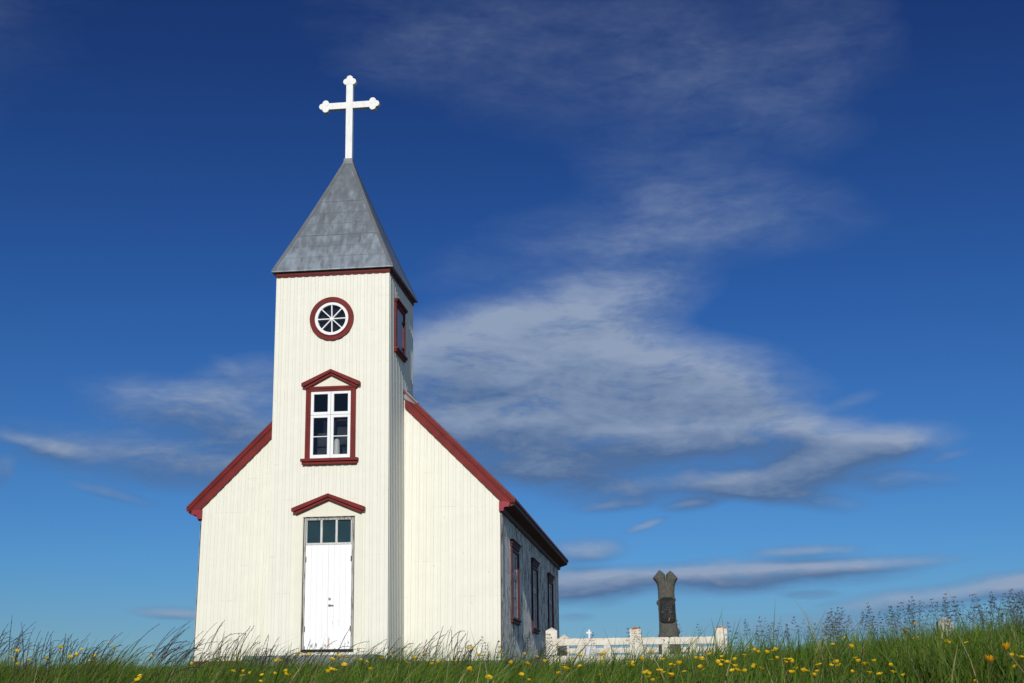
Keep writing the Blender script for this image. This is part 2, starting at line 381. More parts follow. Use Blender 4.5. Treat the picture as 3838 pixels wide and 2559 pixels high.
# tower walls
DX, DW, DB, DT = -1.484, .65, .157, 3.40
WX, WW, WB, WT = -1.486, .645, 4.863, 6.727
CZ = 8.528
mb = MB()
ribbed(mb, -3, 0, TRAPF, PER, lambda u, o, z: (u, -o, z), -.05, lambda u: TH,
       holes=[(DX-DW, DX+DW, DB, DT), (WX-WW+.08, WX+WW-.08, WB+.05, WT-.05), (NX-.41, NX+.41, CZ-.41, CZ+.41)])
mb.build('tower_front_wall', M_CREAM, church, LT)
for side, x in ((1, 0), (-1, -3)):
    mb = MB()
    hl = [(.72, 1.66, 7.92, 9.1)] if side == 1 else []
    ribbed(mb, 0, 3, TRAP, PER, lambda u, o, z: (x+side*o, u, z), -.05, lambda u: TH, holes=hl)
    mb.build('tower_side_wall', M_CREAM, church, LT)
mb = MB()
ribbed(mb, -3, 0, TRAP, PER, lambda u, o, z: (u, 3+o, z), 5.0, lambda u: TH)
mb.build('tower_back_wall', M_CREAM, church, LT)
mb = MB()
for x0 in (-3.012, -.012): mb.box(x0, x0+.024, -.012, .012, -.04, TH-.01)
mb.build('corner_trim', M_CREAM, church, LT)
mb = MB(); mb.box(-2.9, -.1, 1.1, 1.12, 0, 9.7); mb.box(-2.9, -.1, .02, 1.1, 4.7, 4.72); mb.box(-2.9, -.1, .02, 1.1, 7.5, 7.52)
mb.build('tower_dark_backing', M_DARK, church, LT)  # near-black sheets added so the tower reads unlit through its windows

# nave walls
roofz = lambda x: ZR-abs(x-NX)
zw = lambda x: min(roofz(x)-.14, ZR-.2)
mb = MB()
ribbed(mb, NX-NH, -2.9, TRAPF, .1935, lambda u, o, z: (u, NY0-o, z), -.05, zw)
ribbed(mb, -.12, NX+NH, TRAPF, .1935, lambda u, o, z: (u, NY0-o, z), -.05, zw)
mb.build('nave_front_wall', M_CREAM, church)
SW = [4.33, 9.1, 13.85]; SWW = .76; SB, ST = 1.12, 3.0
mb = MB()
ribbed(mb, NY0, NY1, SINE, .13, lambda u, o, z: (NX+NH+o, u, z), -.05, lambda u: ZE+.2,
       holes=[(c-SWW+.1, c+SWW-.1, SB+.05, ST-.05) for c in SW])
mb.build('nave_side_wall', M_SIDE, church, label='shaded long wall of peeling grey corrugated metal')
mb = MB()
ribbed(mb, NY0, NY1, SINE, .13, lambda u, o, z: (NX-NH-o, u, z), -.05, lambda u: ZE+.2)
mb.build('nave_side_wall', M_SIDE, church, label='far long wall of peeling grey corrugated metal')
mb = MB()
ribbed(mb, NX-NH, NX+NH, TRAP, .1935, lambda u, o, z: (u, NY1+o, z), -.05, zw, extra=(NX,))
mb.build('nave_back_wall', M_SIDE, church)
mb = MB(); mb.box(NX+NH-.6, NX+NH-.58, NY0+.1, NY1-.1, 0, ZE); mb.build('nave_dark_backing', M_DARK, church)  # near-black sheet, the nave's indoor darkness put into its colour
# corner boards: dark batten then grey downpipe at the near right corner
mb = MB(); mb.box(NX+NH-.01, NX+NH+.03, NY0-.002, NY0+.17, -.1, 3.74)
mb.build('corner_board', paint('brown_corner_board', (.09, .075, .065), .7, .2), church)
mb = MB()
mb.box(NX+NH-.01, NX+NH+.045, NY0+.19, NY0+.36, 1.58, 3.70); mb.box(NX+NH-.01, NX+NH+.035, NY0+.21, NY0+.33, .0, 1.56)
mb.build('downpipe', M_PIPE, church, bevel=.012)
# plinth and step
mb = MB()
mb.box(NX-NH-.02, -3.03, NY0-.03, NY0+.15, -.1, -.05+.07); 
mb.build('base_board', M_PLINTH, church)
mb = MB()
mb.box(NX-NH, NX+NH, NY0+.02, NY1-.02, -.9, -.055); mb.box(-2.97, -.03, .02, NY0+.5, -.9, -.055)
mb.build('foundation', M_CONC, church)
mb = MB(); mb.box(-3.25, -.05, -1.0, -.03, -.6, .035); mb.box(-2.9, -.3, -1.35, -1.0, -.6, -.12)
mb.build('door_step', M_CONC, church, bevel=.015)

# nave roof: two slopes of corrugated red sheet, ridge, barge boards, eaves
rf = MB()
def slope(sgn):
    n = 0
    ys = np.arange(NY0-.12, NY1+.3, .019)
    vs = []; L = NH+EO
    for d in (0, .045):
        for y in ys:
            o = .014*math.cos(2*math.pi*y/.076)+d
            for kx in (0, 1):
                x = NX+sgn*L*kx; vs.append((x, y, ZR-L*kx+o*1.2+.02))
    N = len(ys); fs = []
    for i in range(N-1):
        fs.append((2*i, 2*i+1, 2*i+3, 2*i+2)); a = 2*N
        fs.append((a+2*i, a+2*i+1, a+2*i+3, a+2*i+2))
        fs.append((2*i+1, 2*i+3, a+2*i+3, a+2*i+1))
    fs += [(0, 1, 2*N+1, 2*N), (2*N-2, 2*N-1, 4*N-1, 4*N-2)]
    return vs, fs
M_ROOF = paint('red_roof_sheet', (.17, .03, .028), .5, .2, (.09, .035, .025), .6, (6, 1, 6), .4, (.2, .12, .1), .3)
vs_, fs_ = slope(1)
# the tower stands through the front of the roof, so the sheets start outside it
for sgn in (1, -1):
    vs_, fs_ = slope(sgn); rf.add(vs_, fs_)
roof = rf.build('nave_roof', M_ROOF, church)
mb = MB(); mb.prism([(NX-.16, ZR-.07), (NX, ZR+.1), (NX+.16, ZR-.07), (NX, ZR+.02)], 'y', 3.05, NY1+.3); mb.build('ridge_cap', M_ROOF, roof)
for sgn in (1, -1):
    L = NH+EO
    # barge board with a raised crown moulding
    mb = MB()
    xin = .0 if sgn > 0 else -3.0
    a = abs(xin-NX)-.03
    P0 = [(NX+sgn*a, ZR-a), (NX+sgn*L, ZR-L), (NX+sgn*(L-.26), ZR-L-.06), (NX+sgn*(NH-.0), ZR-NH-.37), (NX+sgn*a, ZR-a-.37)]
    mb.prism(P0, 'y', NY0-.075, NY0-.028)
    P1 = [(NX+sgn*a, ZR-a+.012), (NX+sgn*(L+.01), ZR-L+.0), (NX+sgn*(L-.02), ZR-L-.05), (NX+sgn*a, ZR-a-.09)]
    mb.prism(P1, 'y', NY0-.105, NY0-.0755)
    P2 = [(NX+sgn*a, ZR-a-.095), (NX+sgn*(L-.055), ZR-L-.04), (NX+sgn*(L-.08), ZR-L-.055), (NX+sgn*a, ZR-a-.135)]
    mb.prism(P2, 'y', NY0-.09, NY0-.0757)
    mb.build('barge_board', M_RED, church, bevel=.004)
    # rear barge
    mb = MB(); mb.prism([(NX, ZR), (NX+sgn*L, ZR-L), (NX+sgn*(L-.26), ZR-L-.06), (NX+sgn*NH, ZR-NH-.37), (NX, ZR-.37)], 'y', NY1+.03, NY1+.2)
    mb.build('barge_board', M_RED, church)
    # boxed eave: soffit, fascia and gutter board
    mb = MB()
    xa, xb = NX+sgn*(NH+.03), NX+sgn*(L-.02)
    mb.prism([(xa, ZE-.30), (xa+sgn*.06, ZE-.30), (xa+sgn*.08, ZE-.2), (xb-sgn*.06, ZE-.13), (xb-sgn*.02, ZE-.11), (xb, ZE-.02), (xa, ZE+.26)], 'y', NY0-.02, NY1+.18)
    mb.build('eave_cornice', paint('dark_red_eave', (.11, .022, .02), .6, .2, (.03, .02, .02), .6, (8, 2, 8), .3), church)
    # shaped return at the foot of the barge
    mb = MB()
    xw = NX+sgn*(NH-.02)
    prof = [(0, -.02), (0, -.27), (.115, -.27), (.125, -.2), (.15, -.165), (.25, -.165), (.275, -.12), (.285, -.06), (.22, -.03), (.1, -.02)]
    mb.prism([(xw+sgn*u, ZE+v) for u, v in prof], 'y', NY0-.10, NY0-.03)
    mb.build('eave_bracket', paint('crimson_bracket', (.27, .02, .04), .45, .1), church, bevel=.004)
mb = MB()
mb.prism([(-.06, 6.78), (.02, 6.97), (.05, 6.94), (.34, 6.64), (.30, 6.58), (.0, 6.72)], 'y', NY0-.11, NY0-.02)
mb.prism([(-.02, 7.0), (.035, 7.0), (.045, 6.88), (-.02, 6.9)], 'y', NY0-.1, 3.02)
mb.build('roof_flashing', M_LEAD, church)

# tower cornice (stepped) and spire
mb = MB()
def frame_ring(mb, e0, z0, z1, inner=.0):
    a, b = -3-e0, e0; c, d = -e0, 3+e0
    mb.box(a, b, c, .0-inner, z0, z1); mb.box(a, b, 3+inner, d, z0, z1)
    mb.box(a, -3-inner, 0-inner+.0005, 3+inner-.0005, z0, z1); mb.box(0+inner, b, 0-inner+.0005, 3+inner-.0005, z0, z1)
M_RDK = paint('shaded_red_cornice', (.12, .014, .013), .6, .15, (.05, .012, .012), .6, (4, 4, 5), .1)  # darker copy of the red trim, shade under the roof edge put into colour
frame_ring(mb, .028, TH-.06, TH-.02, .001)
mb.build('cornice_lower_moulding', M_RDK, church, LT, bevel=.004)
mb = MB(); mb.box(-3.035, .035, -.035, 3.035, TH-.0195, TH+.0755)
mb.build('tower_cornice', M_RDK, church, LT, bevel=.008)
mb = MB()
cxs = lambda z: 0
def sq(h, z): return [(NX-h, 1.5-h, z), (NX+h, 1.5-h, z), (NX+h, 1.5+h, z), (NX-h, 1.5+h, z)]
z0 = TH+.076
lv = [(1.64, z0), (1.62, z0+.03), (1.61-.42*.99, z0+.99*.95+.03), (.86, z0+1.86), (.47, z0+2.8), (.15, 13.47)]
lv = [(1.625, z0), (1.622, z0+.022)]
for f in (.28, .52, .76, 1): lv.append((1.618+(.135-1.618)*f-.022*math.sin(math.pi*f), z0+.028+(13.46-z0-.028)*f))
V, F = [], []
for h, z in lv: V += sq(h, z)
for i in range(len(lv)-1):
    for k_ in range(4): F.append((4*i+k_, 4*i+(k_+1) % 4, 4*i+4+(k_+1) % 4, 4*i+4+k_))
F += [(3, 2, 1, 0), tuple(range(4*len(lv)-4, 4*len(lv)))]
mb.add(V, F)
spire = mb.build('spire_roof', M_ZINC, church, LT)
mb = MB()                               # hip cappings
for sx, sy_ in ((-1, -1), (1, -1), (1, 1), (-1, 1)):
    pts = [Vector((NX+sx*h, 1.5+sy_*h, z)) for h, z in lv[1:]]
    for a, b in zip(pts, pts[1:]):
        o1 = Vector((-sx*.085, 0, 0)); o2 = Vector((0, -sy_*.085, 0)); u_ = Vector((sx*.008, sy_*.008, .012))
        sl_ = (b-a).normalized()*0
        q = [a+u_, b+u_, b+o1+u_*.6+Vector((0, 0, .0)), a+o1+u_*.6, b+o2+u_*.6, a+o2+u_*.6]
        # keep wings on the roof planes
        mb.add([tuple(p) for p in q], [(0, 1, 2, 3), (1, 0, 5, 4)])
mb.build('hip_capping', paint('grey_hip_zinc', (.17, .18, .19), .5, .15, (.08, .08, .08), .5, metal=.3), spire, LT)
mb = MB(); V = sq(.155, 13.44)+sq(.125, 13.53)+sq(.12, 13.62)
mb.add(V, [(0, 1, 5, 4), (1, 2, 6, 5), (2, 3, 7, 6), (3, 0, 4, 7), (4, 5, 9, 8), (5, 6, 10, 9), (6, 7, 11, 10), (7, 4, 8, 11), (8, 9, 10, 11), (3, 2, 1, 0)])
mb.build('spire_collar', M_LEAD, spire, LT)
# cross with trefoil ends (one mesh)
mb = MB()
cxx, yc, zc = NX, 1.5, 15.27
T = .095; Y0, Y1 = yc-.07, yc+.07
mb.box(cxx-T, cxx+T, Y0, Y1, 13.6, 16.02)
mb.box(cxx-.72, cxx-T, Y0+.003, Y1-.003, zc-T, zc+T); mb.box(cxx+T, cxx+.72, Y0+.003, Y1-.003, zc-T, zc+T)
for (ex, ez, ux, uz) in ((cxx-.872, zc, -1, 0), (cxx+.86, zc, 1, 0), (cxx, 16.185, 0, 1)):
    for i, (a, b) in enumerate(((.088, 0), (.185, .093), (.185, -.093))):
        px, pz = ex-ux*a+abs(uz)*b, ez-uz*a+abs(ux)*b
        mb.cyl((px, Y0-.004-.002*i, pz), 'y', .092, Y1-Y0+.008+.004*i, 28)
M_XW = paint('white_cross_paint', (.84, .84, .82), .5, .04, (.42, .38, .33), .6, (14, 14, 2.5), .6, (.3, .26, .22), .2)
mb.build('cross', M_XW, church, LT)

# round window
mb = MB(); mb.ring((NX, CZ), .445, .58, -.065, .0); mb.ring((NX, CZ), .45, .475, -.085, -.0655)
rw = mb.build('round_window', M_RED, church, LT)
mb = MB(); mb.ring((NX, CZ), .37, .4495, -.05, .03)
for k_ in range(4):
    a = math.pi*k_/4+.02; u, v = math.cos(a), math.sin(a); h = .013; e_ = .374
    y0, y1 = -.03-.0012*k_, .02
    c4 = [(-e_*u-h*v, -e_*v+h*u), (e_*u-h*v, e_*v+h*u), (e_*u+h*v, e_*v-h*u), (-e_*u+h*v, -e_*v-h*u)]
    mb.prism([(NX+p, CZ+q) for p, q in c4], 'y', y0, y1)
mb.cyl((NX, -.037, CZ), 'y', .04, .03, 20)
mb.build('sash', M_WHITE, rw, LT)
mb = MB(); mb.ring((NX, CZ), .0, .371, .008, .010, 40); mb.build('pane', M_GLASS, rw, LT)
mb = MB(); mb.box(NX-.5, NX+.5, .12, .13, CZ-.5, CZ+.5); mb.build('dark_backing', M_DARK, rw, LT)  # near-black sheet standing in for the dim room behind the glass

def casing(mb, x0, x1, z0, z1, wd, y0=-.06, y1=.0, top=True, bottom=False):
    mb.box(x0, x0+wd, y0, y1, z0, z1-wd); mb.box(x1-wd, x1, y0, y1, z0, z1-wd)
    if top: mb.box(x0, x1, y0, y1, z1-wd, z1)
def pediment(mb, xc, hw, zb, za, th, y0=-.16, y1=-.02):
    sl_ = (za-zb)/hw
    for s in (-1, 1):
        mb.prism([(xc, za), (xc+s*hw, zb), (xc+s*hw, zb-th*.55), (xc+s*(hw-.055), zb-th*.62), (xc, za-th*.55)], 'y', y0+(.0 if s > 0 else .001), y1)
        mb.prism([(xc, za-th*.551), (xc+s*(hw-.055), zb-th*.621), (xc+s*(hw-.10), zb-th), (xc, za-th*1.0)], 'y', y0+.05+(.0 if s > 0 else .001), y1)
# front window
mb = MB(); casing(mb, WX-WW, WX+WW, WB, WT, .125, -.06, 0)
# inner stepped bead
casing(mb, WX-WW+.0, WX+WW-.0, WB, WT+.0, .06, -.078, -.0605)
fwn = mb.build('front_window', M_RED, church, LT, bevel=.004)
mb = MB(); mb.box(WX-WW-.09, WX+WW+.09, -.15, .0, WB-.075, WB-.001); mb.box(WX-WW-.06, WX+WW+.06, -.10, .0, WB-.15, WB-.0755)
mb.build('sill', M_RED, fwn, LT, bevel=.006)
mb = MB(); pediment(mb, WX+.01, WW+.115, WT+.085, WT+.43, .15)
mb.build('pediment', M_RED, fwn, LT, bevel=.004)
mb = MB(); mb.prism([(WX-WW, WT+.001), (WX+WW, WT+.001), (WX, WT+.34)], 'y', -.03, .0); mb.build('tympanum', M_CREAMF, fwn, LT)
gx0, gx1, gz0, gz1 = WX-WW+.1255, WX+WW-.1255, WB, WT-.1255
mb = MB()
H = gz1-gz0; Wd = gx1-gx0
zt = gz0+H*.645                      # split between top light and casements
def sash(mb, x0, x1, z0, z1, st, bt, tp, y0=-.035, y1=.02, bars=(), bw=.022):
    mb.box(x0, x0+st, y0, y1, z0, z1); mb.box(x1-st, x1, y0, y1, z0, z1)
    mb.box(x0+st, x1-st, y0, y1, z0, z0+bt); mb.box(x0+st, x1-st, y0, y1, z1-tp, z1)
    for b in bars: mb.box(x0+st, x1-st, y0+.006, y1, b-bw/2, b+bw/2)
xm = (gx0+gx1)/2
for a, b in ((gx0, xm-.0035), (xm+.0035, gx1)):
    sash(mb, a, b, zt+.008, gz1, .075, .075, .07)
    sash(mb, a, b, gz0, zt, .075, .105, .065, bars=(gz0+.105+(zt-gz0-.17)*.49,))
mb.build('sash', M_WHITE, fwn, LT, bevel=.003)
mb = MB(); mb.box(gx0+.05, gx1-.05, .0, .004, gz0+.06, gz1-.05); mb.build('pane', M_GLASS, fwn, LT)
mb = MB(); mb.box(WX-.5, WX+.5, .45, .46, 4.73, 5.62); mb.box(WX+.02, WX+.5, .40, .41, 5.3, 5.95)  # grey backdrop sheets added behind the lower panes to lighten them
mb.build('inner_backdrop', paint('dim_backdrop', (.075, .078, .085), .9, .5), fwn, LT)
mb = MB()                             # pale bell-shaped lamp standing inside on the ledge
for z_, r_, r2_ in ((4.78, .09, .085), (5.08, .085, .075), (5.3, .075, .07), (5.42, .07, .045), (5.48, .045, .02)):
    pass
prof = [(4.73, .085), (5.2, .08), (5.3, .075), (5.37, .06), (5.41, .035), (5.42, .0)]
for (za, ra), (zb, rb) in zip(prof, prof[1:]): mb.cyl((WX+.13, .13, za), 'z', ra, zb-za, 20, max(rb, .001))
tag(mb.build('bell_jar', M_CANDLE, None, LT, smooth=False), 'pale rounded object standing behind the lower right pane of the front window', 'ornament')

# door
mb = MB()
# flat cream surround boards
mb.box(DX-DW-.2, DX-DW-.012, -.034, -.0, .02, 3.55); mb.box(DX+DW+.02, DX+DW+.21, -.034, 0, .02, 3.55)
mb.box(DX-DW-.0115, DX+DW+.0195, -.034, 0, DT+.012, 3.55)
mb.prism([(DX-.88, 3.5505), (DX+.90, 3.5505), (DX, 3.86)], 'y', -.034, 0)
mb.build('door_surround', M_CREAMF, church, LT)
mb = MB(); pediment(mb, DX, .925, 3.62, 3.965, .15, -.19, -.03); mb.build('door_pediment', M_RED, church, LT, bevel=.005)
mb = MB()
jw = .05
mb.box(DX-DW+.02, DX-DW+.02+jw, -.012, .06, DB+.04, DT-.02); mb.box(DX+DW-.02-jw, DX+DW-.015, -.012, .06, DB+.04, DT-.02)
mb.box(DX-DW+.0705, DX+DW-.0705, -.012, .06, DT-.075, DT-.02)
mb.build('door_frame', M_JAMB, church, LT, bevel=.004)
mb = MB(); mb.box(DX-DW-.01, DX+DW+.015, .061, .09, DB-.02, DT+.01); mb.box(DX-DW-.0, DX+DW, -.03, .06, DB-.02, DB+.03)
mb.build('door_rebate', M_GAP, church, LT)
TZ = 2.72
M_HINGE = paint('rusty_hinge', (.12, .06, .04), .8, .3)
tw = MB()
fx0, fx1 = DX-DW+.075, DX+DW-.075
tw.box(fx0, fx1, -.01, .05, TZ, TZ+.045)
for q in (1/3, 2/3): tw.box(fx0+(fx1-fx0)*q-.025, fx0+(fx1-fx0)*q+.025, -.006, .05, TZ+.0455, DT-.076)
tw.box(fx0, fx0+.02, -.004, .05, TZ+.046, DT-.0765); tw.box(fx1-.02, fx1, -.004, .05, TZ+.046, DT-.0765)
two = tw.build('transom_window', paint('worn_white_wood', (.66, .65, .62), .7, .1, (.2, .16, .12), .75, (18, 18, 4), .3), church, LT)
mb = MB(); mb.box(fx0+.01, fx1-.01, .03, .033, TZ+.03, DT-.07); mb.build('pane', glass('transom_glass', (.7, .8, .82), .0), two, LT)
mb = MB(); mb.box(fx0, fx1, .05, .056, TZ+.0, DT-.06); mb.build('curtain', M_TEAL, two, LT)
sx = DX+.0
for a, b, nm in ((fx0-.004, sx-.002, 0), (sx+.002, fx1+.004, 1)):
    mb = MB(); n = 4
    for i in range(n):
        g = .0012
        mb.box(a+(b-a)*i/n+(g if i else 0), a+(b-a)*(i+1)/n-(g if i < n-1 else 0), .0+.0006*(i % 2), .045, DB+.045, TZ-.006)
    mb.box(a+.01, b-.01, .0165, .05, DB+.055, TZ-.02)
    leaf = mb.build('door_leaf', M_DOOR, church, LT, bevel=.002)
    if nm:
        hb = MB(); hb.cyl((sx+.045, -.025, 1.245), 'y', .03, .025, 20); hb.box(sx+.03, sx+.15, -.055, -.04, 1.235, 1.256); hb.cyl((sx+.045, -.055, 1.245), 'y', .013, .03, 12)
        hb.build('door_handle', M_IRON, leaf, LT, bevel=.003)
        hb = MB(); hb.cyl((sx+.045, -.02, 1.40), 'y', .032, .02, 20); hb.cyl((sx+.045, -.028, 1.40), 'y', .018, .008, 16)
        hb.build('door_lock', M_IRON, leaf, LT, bevel=.002)
    hx = (fx1-.005) if nm else fx0+.005
    for z_ in (.62, 2.3):
        hb = MB(); hb.cyl((hx, -.012, z_), 'z', .011, .13, 10); hb.build('hinge', M_HINGE, leaf, LT)

# tower side window with pale shutter
def side_box(mb, xo0, xo1, y0, y1, z0, z1): mb.box(xo0, xo1, y0, y1, z0, z1)
mb = MB(); ya, yb, za, zb = .62, 1.76, 7.88, 9.16
for (p, q, r_, s_) in ((ya, ya+.11, za, zb-.12), (yb-.11, yb, za, zb-.12), (ya, yb, zb-.12, zb)): mb.box(0, .06, p, q, r_, s_)
tsw = mb.build('tower_side_window', M_RED, church, LT, bevel=.004)
mb = MB(); mb.box(0, .12, ya-.06, yb+.06, zb+.001, zb+.05); mb.box(0, .09, ya-.04, yb+.04, zb-.04, zb+.0005); mb.build('cornice', M_RED, tsw, LT, bevel=.006)
mb = MB(); mb.box(0, .115, ya-.06, yb+.06, za-.06, za-.001); mb.box(0, .08, ya-.04, yb+.04, za-.12, za-.0605); mb.build('sill', M_RED, tsw, LT, bevel=.006)
mb = MB(); mb.box(-.02, .02, ya+.1105, yb-.1105, za, zb-.121); mb.build('shutter', M_SHUT, tsw, LT)
for z_ in (8.75, 8.05): mb = MB(); mb.box(.02, .05, yb-.30, yb-.06, z_, z_+.04); mb.build('hinge', M_GAP, tsw, LT)

# three tall windows of the shaded wall: one built, two copied
XS = NX+NH
def side_window(yc, parent, label):
    ya, yb = -SWW, SWW
    mb = MB()
    for (p, q, r_, s_) in ((ya, ya+.12, SB, ST-.12), (yb-.12, yb, SB, ST-.12), (ya, yb, ST-.12, ST)): mb.box(.0, .065, p, q, r_, s_)
    for p, q in ((ya, ya+.05), (yb-.05, yb)): mb.box(.0655, .085, p, q, SB, ST-.05)
    root = mb.build('side_window', M_REDW, parent, bevel=.004)
    root.location = (XS, yc, 0); root['label'] = label
    mb = MB(); mb.box(0, .14, ya-.10, yb+.10, ST+.14, ST+.18); mb.box(0, .11, ya-.08, yb+.08, ST+.08, ST+.1395); mb.box(0, .09, ya-.03, yb+.03, ST+.0005, ST+.0795)
    mb.build('cornice', M_REDW, root, bevel=.006)
    mb = MB(); mb.box(0, .12, ya-.08, yb+.08, SB-.06, SB-.001); mb.box(0, .09, ya-.05, yb+.05, SB-.14, SB-.0605); mb.build('sill', M_REDW, root, bevel=.006)
    mb = MB(); a, b = ya+.1205, yb-.1205; mid = 0; z1 = ST-.1205; zsp = SB+(z1-SB)*.64
    for p, q in ((a, -.003), (.003, b)):
        for (zz0, zz1, bars) in ((SB, zsp, (SB+.09+(zsp-SB-.15)*.5,)), (zsp+.008, z1, ())):
            mb.box(-.02, .035, p, p+.07, zz0, zz1); mb.box(-.02, .035, q-.07, q, zz0, zz1)
            mb.box(-.02, .035, p+.07, q-.07, zz0, zz0+.08); mb.box(-.02, .035, p+.07, q-.07, zz1-.06, zz1)
            for z_ in bars: mb.box(-.02, .03, p+.07, q-.07, z_-.012, z_+.012)
    mb.build('sash', paint('flaking_white_sash', (.6, .62, .64), .6, .1, (.2, .18, .16), .7, (12, 12, 5), .4), root, bevel=.003)
    mb = MB(); mb.box(0, .004, a+.03, b-.03, SB+.03, z1-.03); mb.build('pane', M_GLASS2, root)
    return root
w0 = side_window(SW[0], church, 'nearest side window, its red casing catching the sun')
for yy, lb in ((SW[1], 'middle side window in the shaded wall'), (SW[2], 'farthest side window in the shaded wall')):
    c = w0.copy(); COL.objects.link(c); c.parent = church; c.location = (XS, yy, 0); c['label'] = lb
    for ch in w0.children:
        d = ch.copy(); COL.objects.link(d); d.parent = c

# ------------------------------------------------------------------ terrain
def st_to_xy(s, tt): return CAM[0]+tt*cy-s*sy, CAM[1]+tt*sy+s*cy
def xy_to_st(x, y):
    a, b = x-CAM[0], y-CAM[1]; return -a*sy+b*cy, a*cy+b*sy
GS = [-400, -3, 0, 1.9, 2.7, 3.3, 6, 10, 33, 60, 400, 4000]; GZ = [-4, -2.8, -2.7, -2.2, -1.48, -1.232, -1.095, -.985, -.285, -.25, -1.5, -30]
def ground(s, tt):
    g = np.interp(s, GS, GZ)
    e = np.clip((tt-.25)/1.9, 0, 1.4)
    e = .125*e**1.3*(np.clip((s-1.5)/2, 0, 1))*np.clip((16-s)/9, 0, 1)
    e = e+.020*np.clip((.0-tt)/.5, 0, 1)-.010*np.exp(-((tt/np.maximum(s, .5)-.07)/.07)**2)*np.clip((s-2.5)/2, 0, 1)*np.clip((s-2.5)/2, 0, 1)*np.clip((30-s)/20, 0, 1)
    lf = .012*np.sin(tt*2.1+1)+.012*np.sin(s*1.7+tt*1.3)
    return g+e+lf*np.clip((s-1)/2, 0, 1)
def axis(vals): return np.array(sorted(set(np.round(vals, 4))))
S = axis(np.concatenate([[-400, -100, -30, -10, -5, -3], np.arange(-2, 14, .2), np.arange(14, 70, 1.5), [80, 100, 140, 200, 400, 1000, 4000]]))
Tt = axis(np.concatenate([[-4000, -800, -200, -90, -50], np.arange(-40, -8, 2), np.arange(-8, 8, .2), np.arange(8, 42, 2), [50, 90, 200, 800, 4000]]))
SS, TT = np.meshgrid(S, Tt, indexing='ij'); X, Y = st_to_xy(SS, TT); Z = ground(SS, TT)
V = np.stack([X.ravel(), Y.ravel(), Z.ravel()], 1); nS, nT = len(S), len(Tt)
I = np.arange((nS-1)*(nT-1)); ii, jj = I//(nT-1), I % (nT-1); a = ii*nT+jj
F = np.stack([a, a+1, a+nT+1, a+nT], 1)
def npmesh(name, V, F, mats, attr=None, mi=None, smooth=False):
    """V (n,3), F (m,k) with k 3 or 4"""
    me = bpy.data.meshes.new(name)
    Fs = F if isinstance(F, list) else [F]
    nl = sum(f.size for f in Fs); nf = sum(len(f) for f in Fs)
    me.vertices.add(len(V)); me.vertices.foreach_set('co', np.ascontiguousarray(V, np.float32).ravel())
    me.loops.add(nl); me.loops.foreach_set('vertex_index', np.concatenate([f.ravel() for f in Fs]).astype(np.int32))
    st = []; o = 0
    for f in Fs: st.append(o+np.arange(len(f))*f.shape[1]); o += f.size
    me.polygons.add(nf); me.polygons.foreach_set('loop_start', np.concatenate(st).astype(np.int32))
    if mi is not None: me.polygons.foreach_set('material_index', mi.astype(np.int32))
    if smooth: me.polygons.foreach_set('use_smooth', np.ones(nf, bool))
    me.update(calc_edges=True); me.validate()
    if attr is not None:
        ca = me.color_attributes.new('tint', 'FLOAT_COLOR', 'POINT')
        ca.data.foreach_set('color', np.concatenate([attr, np.ones((len(attr), 1))], 1).astype(np.float32).ravel())
    for m_ in (mats if isinstance(mats, (list, tuple)) else [mats]): me.materials.append(m_)
    o_ = bpy.data.objects.new(name, me); COL.objects.link(o_); return o_
mg, k, b, o = mat('turf')
n = k.noise(k.coords(), 1.5, 8, .7)
k.l.new(k.mix(k.rng(n, .35, .65), (.03, .04, .012), (.06, .085, .025)), b.inputs['Base Color']); b.inputs['Roughness'].default_value = .95
tag(npmesh('ground', V, F, mg, smooth=True), kind='structure')

# ------------------------------------------------------------------ grass
def leafmat(name, trans=.3, rough=.45, default=None):
    m, k, b, o = mat(name)
    if default is None:
        at = k.node('ShaderNodeAttribute', attribute_name='tint'); c = at.outputs['Color']
    else: c = k.mix(k.rng(k.noise(k.coords(), 25, 3), .3, .7), default, tuple(x*.7 for x in default))
    k.l.new(c, b.inputs['Base Color']) ; b.inputs['Roughness'].default_value = rough; b.inputs['Specular IOR Level'].default_value = .18
    tr = k.node('ShaderNodeBsdfTranslucent'); k.l.new(c, tr.inputs[0])
    mxx = k.node('ShaderNodeMixShader'); mxx.inputs[0].default_value = trans
    k.l.new(b.outputs[0], mxx.inputs[1]); k.l.new(tr.outputs[0], mxx.inputs[2]); k.l.new(mxx.outputs[0], o.inputs[0])
    return m
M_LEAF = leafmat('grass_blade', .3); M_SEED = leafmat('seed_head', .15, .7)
def scatter(n, s0, s1, spread=.42, pad=.35, power=1.0):
    s = s0+(s1-s0)*rng.random(n)**power
    tt = (rng.random(n)*2-1)*(s*spread+pad)
    return s, tt
GREENS = np.array([(.10, .19, .018), (.135, .225, .022), (.065, .14, .014), (.19, .25, .034), (.12, .155, .03), (.24, .24, .06), (.42, .36, .17)])
